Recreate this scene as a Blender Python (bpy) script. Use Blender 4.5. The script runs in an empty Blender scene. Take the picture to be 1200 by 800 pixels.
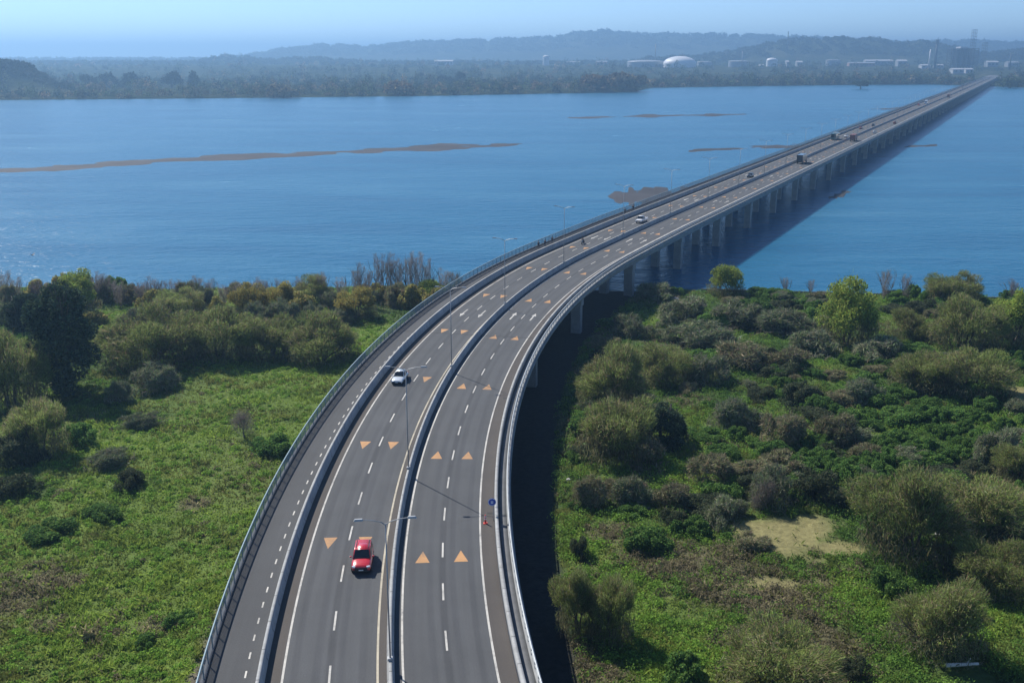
import bpy, bmesh, math, random
import numpy as np
from mathutils import Vector, Matrix

random.seed(7)
RNG = np.random.default_rng(7)
SC = bpy.context.scene
COL = SC.collection
R = math.radians

# ------------------------------------------------------------------ camera numbers
CAM_H = 46.3
FOC = 1200.0                       # focal length in pixels of a 1200 px wide frame
PITCH = math.atan((400 - 66) / FOC)
CT, ST = math.cos(PITCH), math.sin(PITCH)
WATER = -7.0                       # river level (the near end of the deck is z = 0)


def at(px, py, z):
    """ground point at height z seen at a photo pixel"""
    u, v = px - 600.0, py - 400.0
    t = (CAM_H - z) / (v * CT + FOC * ST)
    return u * t, (FOC * CT - v * ST) * t


def scale_at(py, z):
    return (( py - 400.0) * CT + FOC * ST) / (CAM_H - z)


# ------------------------------------------------------------------ noise
_LAT = np.random.default_rng(3).random((256, 256))


def vnoise(x, y):
    x = np.asarray(x, float); y = np.asarray(y, float)
    xi = np.floor(x).astype(int); yi = np.floor(y).astype(int)
    fx = x - xi; fy = y - yi
    fx = fx * fx * (3 - 2 * fx); fy = fy * fy * (3 - 2 * fy)
    a = _LAT[xi & 255, yi & 255]; b = _LAT[(xi + 1) & 255, yi & 255]
    c = _LAT[xi & 255, (yi + 1) & 255]; d = _LAT[(xi + 1) & 255, (yi + 1) & 255]
    return (a * (1 - fx) + b * fx) * (1 - fy) + (c * (1 - fx) + d * fx) * fy


def fbm(x, y, o=4):
    s = 0; a = 0.5; n = 0
    x = np.asarray(x, float); y = np.asarray(y, float)
    for k in range(o):
        s = s + a * vnoise(x + 17.3 * k, y - 9.1 * k); n += a
        a *= 0.5; x = x * 2.03; y = y * 2.03
    return s / n


def smooth(a, b, x):
    t = np.clip((np.asarray(x, float) - a) / (b - a), 0, 1)
    return t * t * (3 - 2 * t)


# ------------------------------------------------------------------ materials
def new_mat(name):
    m = bpy.data.materials.new(name); m.use_nodes = True
    nt = m.node_tree; nt.nodes.clear()
    out = nt.nodes.new('ShaderNodeOutputMaterial')
    return m, nt, out


def N(nt, typ, **kw):
    n = nt.nodes.new(typ)
    for k, v in kw.items():
        if k.startswith('i_'):
            n.inputs[k[2:].replace('_', ' ')].default_value = v
        else:
            setattr(n, k, v)
    return n


def rgba(c):
    return (c[0], c[1], c[2], 1.0)


def ramp(nt, fac, stops):
    r = nt.nodes.new('ShaderNodeValToRGB')
    el = r.color_ramp.elements
    while len(el) < len(stops):
        el.new(0.5)
    for e, (p, c) in zip(el, stops):
        e.position = p; e.color = rgba(c)
    nt.links.new(fac, r.inputs['Fac'])
    return r.outputs['Color']


def mixc(nt, fac, a, b, blend='MIX'):
    n = nt.nodes.new('ShaderNodeMix'); n.data_type = 'RGBA'; n.blend_type = blend
    for sock, v in ((n.inputs[0], fac), (n.inputs[6], a), (n.inputs[7], b)):
        if isinstance(v, (int, float)):
            sock.default_value = v
        elif isinstance(v, tuple):
            sock.default_value = rgba(v)
        else:
            nt.links.new(v, sock)
    return n.outputs[2]


def noise_tex(nt, vec, scale, detail=4, rough=0.6, stretch=None):
    n = N(nt, 'ShaderNodeTexNoise'); n.inputs['Scale'].default_value = scale
    n.inputs['Detail'].default_value = detail; n.inputs['Roughness'].default_value = rough
    if stretch:
        mp = N(nt, 'ShaderNodeMapping'); mp.inputs['Scale'].default_value = stretch
        nt.links.new(vec, mp.inputs['Vector']); vec = mp.outputs['Vector']
    nt.links.new(vec, n.inputs['Vector'])
    return n.outputs['Fac']


def simple(name, col, rough=0.6, metal=0.0, var=0.12, scale=3.0, bump=0.0, coat=0.0, spec=0.5):
    m, nt, out = new_mat(name)
    b = N(nt, 'ShaderNodeBsdfPrincipled')
    b.inputs['Roughness'].default_value = rough; b.inputs['Metallic'].default_value = metal
    b.inputs['Coat Weight'].default_value = coat; b.inputs['Specular IOR Level'].default_value = spec
    tc = N(nt, 'ShaderNodeTexCoord')
    f = noise_tex(nt, tc.outputs['Object'], scale)
    d = tuple(c * (1 - var) for c in col); l = tuple(min(1, c * (1 + var)) for c in col)
    nt.links.new(ramp(nt, f, [(0.3, d), (0.7, l)]), b.inputs['Base Color'])
    if bump:
        bp = N(nt, 'ShaderNodeBump'); bp.inputs['Strength'].default_value = bump
        nt.links.new(f, bp.inputs['Height']); nt.links.new(bp.outputs['Normal'], b.inputs['Normal'])
    nt.links.new(b.outputs[0], out.inputs['Surface'])
    return m


def leaf_mat(name, trans=0.35):
    """foliage: colour comes from each leaf's own 'tint'"""
    m, nt, out = new_mat(name)
    at_ = N(nt, 'ShaderNodeAttribute', attribute_name='tint')
    oi = N(nt, 'ShaderNodeObjectInfo')
    hs = N(nt, 'ShaderNodeHueSaturation')
    mr = N(nt, 'ShaderNodeMapRange'); mr.inputs['To Min'].default_value = 1.2; mr.inputs['To Max'].default_value = 1.7
    nt.links.new(oi.outputs['Random'], mr.inputs['Value'])
    nt.links.new(mr.outputs[0], hs.inputs['Value'])
    nt.links.new(at_.outputs['Color'], hs.inputs['Color'])
    d = N(nt, 'ShaderNodeBsdfDiffuse'); t = N(nt, 'ShaderNodeBsdfTranslucent')
    nt.links.new(hs.outputs[0], d.inputs['Color']); nt.links.new(hs.outputs[0], t.inputs['Color'])
    mx = N(nt, 'ShaderNodeMixShader'); mx.inputs[0].default_value = trans
    nt.links.new(d.outputs[0], mx.inputs[1]); nt.links.new(t.outputs[0], mx.inputs[2])
    nt.links.new(mx.outputs[0], out.inputs['Surface'])
    return m


def asphalt_mat(name, a, b, lanes=()):
    m, nt, out = new_mat(name)
    bs = N(nt, 'ShaderNodeBsdfPrincipled'); bs.inputs['Roughness'].default_value = 0.85
    bs.inputs['Specular IOR Level'].default_value = 0.3
    uv = N(nt, 'ShaderNodeUVMap', uv_map='UVMap')
    streak = noise_tex(nt, uv.outputs['UV'], 1.0, 5, 0.6, (0.9, 0.03, 1))
    patch = noise_tex(nt, uv.outputs['UV'], 0.12, 5, 0.65)
    fine = noise_tex(nt, uv.outputs['UV'], 9.0, 3, 0.7)
    blot = noise_tex(nt, uv.outputs['UV'], 1.0, 4, 0.6, (1.2, 0.10, 1))
    c = ramp(nt, streak, [(0.3, a), (0.7, b)])
    c = mixc(nt, 0.5, c, ramp(nt, patch, [(0.3, a), (0.7, b)]))
    g = ramp(nt, fine, [(0.3, (0.8, 0.8, 0.8)), (0.7, (1.15, 1.15, 1.15))])
    c = mixc(nt, 1.0, c, g, 'MULTIPLY')
    if lanes:
        sp = N(nt, 'ShaderNodeSeparateXYZ'); nt.links.new(uv.outputs['UV'], sp.inputs[0])
        for centre, half, k in lanes:          # worn bands along the lanes: tyre tracks, the oily middle, the joint
            d = N(nt, 'ShaderNodeMath', operation='SUBTRACT'); d.inputs[1].default_value = centre
            nt.links.new(sp.outputs['X'], d.inputs[0])
            ab = N(nt, 'ShaderNodeMath', operation='ABSOLUTE'); nt.links.new(d.outputs[0], ab.inputs[0])
            mr = N(nt, 'ShaderNodeMapRange', interpolation_type='SMOOTHSTEP')
            mr.inputs['From Min'].default_value = half; mr.inputs['From Max'].default_value = half * .35
            nt.links.new(ab.outputs[0], mr.inputs['Value'])
            mu = N(nt, 'ShaderNodeMath', operation='MULTIPLY'); nt.links.new(mr.outputs[0], mu.inputs[0]); nt.links.new(blot, mu.inputs[1])
            m2 = N(nt, 'ShaderNodeMath', operation='MULTIPLY'); m2.inputs[1].default_value = 1.7; m2.use_clamp = True
            nt.links.new(mu.outputs[0], m2.inputs[0])
            c = mixc(nt, m2.outputs[0], c, mixc(nt, 1.0, c, (k, k, k * 1.02), 'MULTIPLY'))
    nt.links.new(c, bs.inputs['Base Color'])
    nt.links.new(bs.outputs[0], out.inputs['Surface'])
    return m


def paint_mat(name, col, under=(.07, .07, .07)):
    """road paint worn through in spots"""
    m, nt, out = new_mat(name)
    bs = N(nt, 'ShaderNodeBsdfPrincipled'); bs.inputs['Roughness'].default_value = .7
    tc = N(nt, 'ShaderNodeTexCoord')
    f = noise_tex(nt, tc.outputs['Object'], 3.2, 6, .75); f2 = noise_tex(nt, tc.outputs['Object'], .35, 3, .6)
    ad = N(nt, 'ShaderNodeMath', operation='ADD'); nt.links.new(f, ad.inputs[0]); nt.links.new(f2, ad.inputs[1])
    hf = N(nt, 'ShaderNodeMath', operation='MULTIPLY'); hf.inputs[1].default_value = .5; nt.links.new(ad.outputs[0], hf.inputs[0])
    d = tuple(c * .80 for c in col); w = tuple(.45 * c + .55 * u for c, u in zip(col, under))
    nt.links.new(ramp(nt, hf.outputs[0], [(.36, col), (.50, d), (.60, w), (.70, under)]), bs.inputs['Base Color'])
    nt.links.new(bs.outputs[0], out.inputs['Surface'])
    return m


def barrier_mat(name, col):
    """cast concrete in 4 m lengths: open joints, rain streaks, scuffs"""
    m, nt, out = new_mat(name)
    bs = N(nt, 'ShaderNodeBsdfPrincipled'); bs.inputs['Roughness'].default_value = .85; bs.inputs['Specular IOR Level'].default_value = .3
    uv = N(nt, 'ShaderNodeUVMap', uv_map='UVMap')
    st = noise_tex(nt, uv.outputs['UV'], 1.0, 5, .7, (.5, 1.6, 1)); pt = noise_tex(nt, uv.outputs['UV'], .25, 4, .6)
    c = ramp(nt, st, [(.25, tuple(x * .72 for x in col)), (.55, col), (.8, tuple(min(1, x * 1.15) for x in col))])
    c = mixc(nt, .6, c, mixc(nt, 1.0, c, ramp(nt, pt, [(.3, (.7, .69, .66)), (.7, (1.1, 1.1, 1.1))]), 'MULTIPLY'))
    sp = N(nt, 'ShaderNodeSeparateXYZ'); nt.links.new(uv.outputs['UV'], sp.inputs[0])
    mu = N(nt, 'ShaderNodeMath', operation='MULTIPLY'); mu.inputs[1].default_value = .25; nt.links.new(sp.outputs['Y'], mu.inputs[0])
    fr = N(nt, 'ShaderNodeMath', operation='FRACT'); nt.links.new(mu.outputs[0], fr.inputs[0])
    lt = N(nt, 'ShaderNodeMath', operation='LESS_THAN'); lt.inputs[1].default_value = .02; nt.links.new(fr.outputs[0], lt.inputs[0])
    c = mixc(nt, lt.outputs[0], c, tuple(x * .25 for x in col))
    nt.links.new(c, bs.inputs['Base Color']); nt.links.new(bs.outputs[0], out.inputs['Surface'])
    return m

M = {}
M['asphalt'] = asphalt_mat('asphalt', (0.062, 0.065, 0.068), (0.098, 0.102, 0.107), [(-4.72, .45, .72), (4.55, .45, .72), (-7.45, .42, .84), (-5.75, .42, .84), (-3.85, .42, .86), (-2.2, .42, .86), (1.75, .42, .86), (3.4, .42, .86), (5.5, .42, .84), (7.2, .42, .84)])
M['asphalt_brown'] = asphalt_mat('asphalt_shoulder', (0.064, 0.057, 0.052), (0.094, 0.084, 0.076))
M['asphalt_path'] = asphalt_mat('asphalt_path', (0.054, 0.056, 0.059), (0.084, 0.087, 0.091))
M['paint'] = paint_mat('road_paint_white', (0.58, 0.56, 0.51))
M['paint_orange'] = paint_mat('road_paint_orange', (0.52, 0.27, 0.10), (.10, .085, .07))
M['paint_cream'] = paint_mat('road_paint_cream', (0.50, 0.45, 0.34))
M['concrete'] = simple('concrete', (0.26, 0.27, 0.27), 0.85, var=0.2, scale=0.5, bump=0.1)
M['concrete_light'] = barrier_mat('concrete_barrier', (0.37, 0.375, 0.37))
M['concrete_dark'] = simple('concrete_walkway', (0.15, 0.155, 0.16), 0.9, var=0.2, scale=0.7)
M['joint'] = simple('joint_rubber', (0.025, 0.025, 0.025), 0.8)
M['steel'] = simple('galvanised_steel', (0.33, 0.35, 0.36), 0.5, 0.5, var=0.1)
M['pole'] = simple('lamp_steel', (0.33, 0.34, 0.35), 0.5, 0.4, var=0.1)
M['railgreen'] = simple('painted_rail', (0.20, 0.28, 0.32), 0.55, 0.2, var=0.1)
M['red_paint'] = simple('red_car_paint', (0.52, 0.018, 0.028), 0.3, 0.0, var=0.04, coat=0.8)
M['silver_paint'] = simple('silver_car_paint', (0.62, 0.66, 0.68), 0.3, 0.25, var=0.04, coat=0.8)
M['white_paint'] = simple('white_car_paint', (0.78, 0.78, 0.78), 0.3, 0.0, var=0.03, coat=0.6)
M['dark_paint'] = simple('dark_car_paint', (0.035, 0.04, 0.05), 0.3, 0.0, var=0.05, coat=0.6)
M['green_paint'] = simple('green_coach_paint', (0.06, 0.14, 0.13), 0.35, 0.0, var=0.05, coat=0.6)
M['brown_paint'] = simple('redbrown_truck_paint', (0.20, 0.07, 0.055), 0.5, 0.0, var=0.1)
M['glass'] = simple('dark_car_glass', (0.012, 0.016, 0.020), 0.06, 0.0, var=0.0, spec=0.7)
M['black'] = simple('black_plastic', (0.018, 0.018, 0.02), 0.55, var=0.05)
M['tyre'] = simple('tyre_rubber', (0.02, 0.02, 0.021), 0.85, var=0.1)
M['chrome'] = simple('bright_metal', (0.7, 0.71, 0.72), 0.2, 0.9, var=0.03)
M['lamp_glass'] = simple('headlight_glass', (0.75, 0.77, 0.8), 0.08, 0.3, var=0.02, coat=1.0)
M['plate'] = simple('number_plate', (0.75, 0.75, 0.72), 0.5, var=0.02)
M['signal_blue'] = simple('sign_blue', (0.02, 0.06, 0.38), 0.4, var=0.05)
M['signal_white'] = simple('sign_white', (0.75, 0.78, 0.82), 0.4, var=0.04)
M['cone_red'] = simple('cone_red', (0.62, 0.07, 0.05), 0.5, var=0.08)
M['skin'] = simple('skin', (0.42, 0.26, 0.18), 0.6, var=0.05)
M['cloth_dark'] = simple('dark_cloth', (0.022, 0.026, 0.04), 0.9, var=0.15)
M['cloth_grey'] = simple('grey_cloth', (0.08, 0.08, 0.09), 0.9, var=0.15)
M['hair'] = simple('dark_hair', (0.015, 0.012, 0.01), 0.7)
M['feather'] = simple('dark_feathers', (0.02, 0.02, 0.022), 0.7)
M['bark'] = simple('bark', (0.075, 0.06, 0.048), 0.9, var=0.3, scale=2.0)
M['bark_grey'] = simple('grey_bark', (0.16, 0.14, 0.125), 0.9, var=0.25, scale=2.0)
M['log'] = simple('bleached_log', (0.62, 0.58, 0.52), 0.9, var=0.2, scale=3.0)
M['rock'] = simple('pale_rubble', (0.42, 0.41, 0.40), 0.9, var=0.25, scale=1.5)
M['tank_white'] = simple('tank_white', (0.68, 0.68, 0.68), 0.5, var=0.04, scale=0.05)
M['tank_grey'] = simple('tank_grey', (0.26, 0.28, 0.3), 0.6, var=0.08, scale=0.05)
M['industry'] = simple('industrial_steel', (0.07, 0.085, 0.10), 0.7, 0.2, var=0.2, scale=0.1)
M['roof_white'] = simple('pale_roof', (0.42, 0.43, 0.44), 0.6, var=0.06, scale=0.05)
M['wall_brick'] = simple('reddish_wall', (0.32, 0.2, 0.16), 0.8, var=0.12, scale=0.05)
M['window_dark'] = simple('dark_window', (0.03, 0.04, 0.05), 0.3)
M['leaf'] = leaf_mat('leaf', 0.45)
M['needle'] = leaf_mat('needle', 0.15)
M['twig'] = leaf_mat('twig', 0.25)


def screen_mat():
    """fine vertical bars of the footpath screen; open between the bars"""
    m, nt, out = new_mat('rail_screen')
    uv = N(nt, 'ShaderNodeUVMap', uv_map='UVMap')
    sp = N(nt, 'ShaderNodeSeparateXYZ'); nt.links.new(uv.outputs['UV'], sp.inputs[0])
    mu = N(nt, 'ShaderNodeMath', operation='MULTIPLY'); mu.inputs[1].default_value = 9.0
    nt.links.new(sp.outputs['Y'], mu.inputs[0])
    fr = N(nt, 'ShaderNodeMath', operation='FRACT'); nt.links.new(mu.outputs[0], fr.inputs[0])
    lt = N(nt, 'ShaderNodeMath', operation='LESS_THAN'); lt.inputs[1].default_value = 0.55
    nt.links.new(fr.outputs[0], lt.inputs[0])
    b = N(nt, 'ShaderNodeBsdfPrincipled'); b.inputs['Base Color'].default_value = (0.22, 0.31, 0.36, 1)
    b.inputs['Roughness'].default_value = 0.5; b.inputs['Metallic'].default_value = 0.2
    t = N(nt, 'ShaderNodeBsdfTransparent')
    mx = N(nt, 'ShaderNodeMixShader'); nt.links.new(lt.outputs[0], mx.inputs[0])
    nt.links.new(t.outputs[0], mx.inputs[1]); nt.links.new(b.outputs[0], mx.inputs[2])
    nt.links.new(mx.outputs[0], out.inputs['Surface'])
    return m


M['screen'] = screen_mat()


# ------------------------------------------------------------------ object helpers
def tag(o, label=None, cat=None, group=None, kind=None):
    if label: o['label'] = label
    if cat: o['category'] = cat
    if group: o['group'] = group
    if kind: o['kind'] = kind
    return o


def empty(name, loc=(0, 0, 0), rz=0.0, scale=(1, 1, 1)):
    o = bpy.data.objects.new(name, None); COL.objects.link(o)
    o.empty_display_size = 0.5
    o.location = loc; o.rotation_euler = (0, 0, rz); o.scale = scale
    return o


def link(name, me, mats, parent=None):
    for m in (mats if isinstance(mats, (list, tuple)) else [mats]):
        if m is not None: me.materials.append(m)
    o = bpy.data.objects.new(name, me); COL.objects.link(o)
    if parent: o.parent = parent
    return o


def mesh_np(name, V, F, tint=None, uv=None, smooth_=False, mi=None):
    """V (n,3), F (m,k) equal-sized faces"""
    V = np.asarray(V, np.float32); F = np.asarray(F, np.int32)
    me = bpy.data.meshes.new(name)
    k = F.shape[1]
    me.vertices.add(len(V)); me.vertices.foreach_set('co', V.ravel())
    me.loops.add(F.size); me.loops.foreach_set('vertex_index', F.ravel())
    me.polygons.add(len(F))
    me.polygons.foreach_set('loop_start', np.arange(0, F.size, k, dtype=np.int32))
    me.polygons.foreach_set('loop_total', np.full(len(F), k, np.int32))
    if mi is not None: me.polygons.foreach_set('material_index', np.asarray(mi, np.int32))
    if smooth_: me.polygons.foreach_set('use_smooth', np.ones(len(F), bool))
    if uv is not None:
        l = me.uv_layers.new(name='UVMap')
        l.data.foreach_set('uv', np.asarray(uv, np.float32)[F.ravel()].ravel())
    if tint is not None:
        a = me.attributes.new('tint', 'FLOAT_COLOR', 'POINT')
        a.data.foreach_set('color', np.c_[np.asarray(tint, np.float32), np.ones(len(V), np.float32)].ravel())
    me.update(calc_edges=True); me.validate()
    return me


def bm_mesh(bm, name, smooth_=False):
    me = bpy.data.meshes.new(name); bm.normal_update(); bm.to_mesh(me); bm.free()
    if smooth_:
        me.polygons.foreach_set('use_smooth', np.ones(len(me.polygons), bool))
    return me


def bm_box(bm, c, s, rot=None, bevel=0.0):
    g = bmesh.ops.create_cube(bm, size=1.0)
    vs = g['verts']
    mt = Matrix.Translation(c) @ (rot.to_4x4() if rot else Matrix.Identity(4)) @ Matrix.Diagonal((s[0], s[1], s[2], 1))
    bmesh.ops.transform(bm, matrix=mt, verts=vs)
    if bevel:
        es = list({e for v in vs for e in v.link_edges})
        bmesh.ops.bevel(bm, geom=es, offset=bevel, segments=2, affect='EDGES', profile=0.6)
    return bm


def bm_tube(bm, p0, p1, r0, r1, n=8, cap=True):
    p0, p1 = Vector(p0), Vector(p1); d = p1 - p0
    q = d.to_track_quat('Z', 'Y').to_matrix().to_4x4()
    g = bmesh.ops.create_cone(bm, cap_ends=cap, cap_tris=False, segments=n, radius1=r0, radius2=r1, depth=d.length)
    bmesh.ops.transform(bm, matrix=Matrix.Translation((p0 + p1) / 2) @ q, verts=g['verts'])
    return bm


def bm_frustum(bm, base, top, zb, zt):
    """base/top = (x0,x1,y0,y1)"""
    vs = []
    for (x0, x1, y0, y1), z in ((base, zb), (top, zt)):
        vs += [bm.verts.new((x, y, z)) for x, y in ((x0, y0), (x1, y0), (x1, y1), (x0, y1))]
    for f in ((3, 2, 1, 0), (4, 5, 6, 7), (0, 1, 5, 4), (1, 2, 6, 5), (2, 3, 7, 6), (3, 0, 4, 7)):
        bm.faces.new([vs[i] for i in f])
    return vs


def copy_tree(o, parent=None):
    c = o.copy(); COL.objects.link(c)
    if parent: c.parent = parent
    for ch in list(o.children): copy_tree(ch, c)
    return c


# ------------------------------------------------------------------ bridge alignment
H0, K, H1 = -0.13212, 0.0035364, 0.4615
DS = 1.0
_S = np.arange(-60, 2700, DS)
_HD = np.minimum(H0 + K * _S, H1)
_X = np.cumsum(np.sin(_HD)) * DS; _Y = np.cumsum(np.cos(_HD)) * DS
_X += -9.287 - _X[60]; _Y += 68.7 - _Y[60]


def deck_z(D):
    t = np.clip((np.asarray(D, float) - 70) / 200, 0, 1)
    return 3.4 * (t * t * (3 - 2 * t) * .5 + t * .5)


def line_at(s):
    s = np.asarray(s, float)
    x = np.interp(s, _S, _X); y = np.interp(s, _S, _Y); h = np.interp(s, _S, _HD)
    return x, y, deck_z(y), h


def on_deck(s, off, dz=0.0):
    x, y, z, h = line_at(s)
    return float(x + off * math.cos(h)), float(y - off * math.sin(h)), float(z + dz), float(h)


END_S = 2440.0


def stations(s0, s1):
    a = np.arange(s0, min(s1, 262), 2.0)
    b = np.arange(max(s0, 262), s1, 30.0)
    return np.unique(np.r_[a, b, s1])


def sweep(name, prof, mat, parent, s0=-58.0, s1=END_S, closed=True, st=None, sm=False):
    prof = np.asarray(prof, float); k = len(prof)
    s = stations(s0, s1) if st is None else st
    x, y, z, h = line_at(s)
    V = np.stack([x[:, None] + prof[None, :, 0] * np.cos(h)[:, None],
                  y[:, None] - prof[None, :, 0] * np.sin(h)[:, None],
                  z[:, None] + prof[None, :, 1]], -1).reshape(-1, 3)
    uv = np.stack([np.broadcast_to(prof[None, :, 0] + prof[None, :, 1], (len(s), k)), np.broadcast_to(s[:, None], (len(s), k))], -1).reshape(-1, 2)
    i = np.arange(len(s) - 1)[:, None] * k; j = np.arange(k if closed else k - 1)[None, :]
    jn = (j + 1) % k
    F = np.stack([i + j, i + jn, i + k + jn, i + k + j], -1).reshape(-1, 4)
    me = mesh_np(name, V, F, uv=uv, smooth_=sm)
    return link(name, me, mat, parent)


def strips(name, items, mat, parent, z=0.010):
    """flat painted pieces on the deck: items = polygons of (s, off), 4 points each"""
    P = np.asarray(items, float)           # n,4,2
    x, y, zz, h = line_at(P[..., 0])
    V = np.stack([x + P[..., 1] * np.cos(h), y - P[..., 1] * np.sin(h), zz + z], -1).reshape(-1, 3)
    F = np.arange(len(V)).reshape(-1, 4)
    return link(name, mesh_np(name, V, F), mat, parent)


bridge = tag(empty('road_bridge', (0, 0, 0)),
             'long grey concrete road bridge curving from the marsh across the blue river', 'bridge')
sweep('deck_slab', [(-14.55, 0), (-14.55, -0.45), (11.45, -0.45), (11.45, 0)], M['concrete'], bridge)
for off in (-12.6, -9.6, -6.6, -3.2, 0.2, 3.6, 6.6, 9.6):
    sweep('girder', [(off - .45, -.452), (off - .22, -.75), (off - .22, -1.75), (off - .4, -2.1),
                     (off + .4, -2.1), (off + .22, -1.75), (off + .22, -.75), (off + .45, -.452)], M['concrete'], bridge)
# running surfaces, butted edge to edge
sweep('footpath_surface', [(-14.15, .006), (-10.27, .006)], M['asphalt_path'], bridge, closed=False)
rw = sweep('roadway', [(-9.63, .006), (-8.45, .006)], M['asphalt_brown'], bridge, closed=False)
for a, b, mt in ((-8.45, -1.15, 'asphalt'), (-1.15, -0.3, 'asphalt_brown'), (0.3, 1.0, 'asphalt'), (1.0, 8.2, 'asphalt'), (8.2, 9.74, 'asphalt_brown')):
    sweep('roadway', [(a, .006), (b, .006)], M[mt], bridge, closed=False)


def barrier(name, c, hgt, mat, bw=.30, tw=.10):
    return sweep(name, [(c - bw, 0.001), (c - bw, .09), (c - tw - .06, .34), (c - tw, hgt), (c + tw, hgt),
                        (c + tw + .06, .34), (c + bw, .09), (c + bw, 0.001)], mat, bridge)


b = barrier('median_barrier', 0.0, 1.0, M['concrete_light'], .30, .12)
b = barrier('shoulder_barrier', -9.95, 1.12, M['concrete_light'], .32, .13)
par = sweep('parapet', [(9.75, 0.001), (9.80, .82), (10.12, .82), (10.16, 0.001)], M['concrete_light'], bridge)
sweep('service_walkway', [(10.17, .004), (10.17, .12), (11.02, .12), (11.02, .004)], M['concrete_dark'], bridge)  # the parapet's shade is put into this darker concrete
sweep('edge_kerb', [(11.03, .004), (11.03, .32), (11.40, .32), (11.40, .004)], M['concrete'], bridge)
rr = sweep('edge_rail', [(11.12, .98), (11.12, 1.10), (11.26, 1.10), (11.26, .98)], M['steel'], bridge)
sweep('lower_rail', [(11.15, .62), (11.15, .70), (11.23, .70), (11.23, .62)], M['steel'], rr)
# drain pipes / fascia shadow line
sweep('fascia_beam', [(11.452, -.05), (11.56, -.05), (11.56, -.40), (11.452, -.40)], M['concrete'], bridge)


def post_mesh(w, d, h):
    bm = bmesh.new(); bm_box(bm, (0, 0, h / 2), (w, d, h), bevel=min(w, d) * .12)
    return bm_mesh(bm, 'post')


def posts(off, step, w, d, h, mat, parent, near=100, z0=0.0, s0=-10.0, s1=1200, name='post'):
    me = post_mesh(w, d, h); me.materials.append(mat)
    ss = np.arange(s0, s1, step)
    for s in ss[:near]:
        x, y, z, hd = on_deck(s, off, z0)
        o = bpy.data.objects.new(name, me); COL.objects.link(o); o.parent = parent
        o.location = (x, y, z); o.rotation_euler = (0, 0, -hd)
    rest = ss[near:]
    if len(rest):
        x, y, z, hd = line_at(rest)
        x = x + off * np.cos(hd); y = y - off * np.sin(hd); z = z + z0
        c = np.array([(-1, -1, 0), (1, -1, 0), (1, 1, 0), (-1, 1, 0), (-1, -1, 1), (1, -1, 1), (1, 1, 1), (-1, 1, 1)], float) * (w / 2, d / 2, h)
        V = np.stack([x[:, None] + c[:, 0] * np.cos(hd)[:, None] + c[:, 1] * np.sin(hd)[:, None],
                      y[:, None] - c[:, 0] * np.sin(hd)[:, None] + c[:, 1] * np.cos(hd)[:, None],
                      z[:, None] + c[None, :, 2] + 0 * x[:, None]], -1).reshape(-1, 3)
        q = np.array([(4, 5, 6, 7), (0, 1, 5, 4), (1, 2, 6, 5), (2, 3, 7, 6), (3, 0, 4, 7)])
        F = (np.arange(len(rest))[:, None, None] * 8 + q[None]).reshape(-1, 4)
        tag(link(name, mesh_np(name, V, F), mat, parent), kind='stuff')


posts(11.19, 2.0, .10, .12, .70, M['steel'], rr, z0=.318)

# footpath railing on the left edge
fence = tag(empty('footpath_railing'), 'tall blue-grey barred railing along the left edge of the bridge footpath', 'railing')
sweep('kerb_beam', [(-14.50, .004), (-14.50, .22), (-14.18, .22), (-14.18, .004)], M['concrete_dark'], fence)
sweep('screen', [(-14.32, .222), (-14.32, 1.42)], M['screen'], fence, closed=False)
sweep('top_rail', [(-14.38, 1.422), (-14.38, 1.52), (-14.26, 1.52), (-14.26, 1.422)], M['railgreen'], fence)
posts(-14.27, 2.0, .09, .08, 1.19, M['railgreen'], fence, z0=.225)

# painted markings
W_ = .075


def edge_line(name, off, mat, w=.09):
    sweep(name, [(off - w, .010), (off + w, .010)], mat, bridge, closed=False)


edge_line('edge_line', -8.32, M['paint']); edge_line('edge_line', -1.02, M['paint_cream'])
edge_line('edge_line', 0.95, M['paint']); edge_line('edge_line', 8.25, M['paint'])
for off, ph in ((-4.72, 1.4), (4.55, 5.4)):
    it = []
    for s in np.arange(ph - 56, END_S, 8.0):
        it.append([(s - 1.5, off - .085), (s + 1.5, off - .085), (s + 1.5, off + .085), (s - 1.5, off + .085)])
    strips('lane_dashes', it, M['paint'], bridge)
it = []
for s in np.arange(-50, 900, 2.5):
    it.append([(s - .45, -11.27), (s + .45, -11.27), (s + .45, -11.13), (s - .45, -11.13)])
strips('path_dashes', it, M['paint'], bridge)


def tri_poly(s, off, d):
    # d = +1 points away from the camera, -1 towards it
    return [(s - d * 1.1, off - .68), (s - d * 1.1, off + .68), (s + d * 1.15, off + .02), (s + d * 1.15, off - .02)]


tris = []
for k in range(-2, 80):
    for off in (-6.6, -3.15):
        tris.append((23.4 + 24.75 * k, off, -1))
    for off in (2.65, 6.3):
        tris.append((20.0 + 25.3 * k, off, 1))
tris = sorted(t for t in tris if -55 < t[0] < END_S)
for s, off, d in tris[:96]:
    strips('triangle_marking', [tri_poly(s, off, d)], M['paint_orange'], bridge)
tag(strips('triangle_marking', [tri_poly(*t) for t in tris[96:]], M['paint_orange'], bridge), kind='stuff')


def arrow(s, off, d):
    it = [[(s - d * 2.4, off - .13), (s - d * 2.4, off + .13), (s + d * .6, off + .13), (s + d * .6, off - .13)],
          [(s + d * .6, off - .42), (s + d * .6, off + .42), (s + d * 2.4, off + .02), (s + d * 2.4, off - .02)]]
    strips('arrow_marking', it, M['paint'], bridge)


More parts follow.
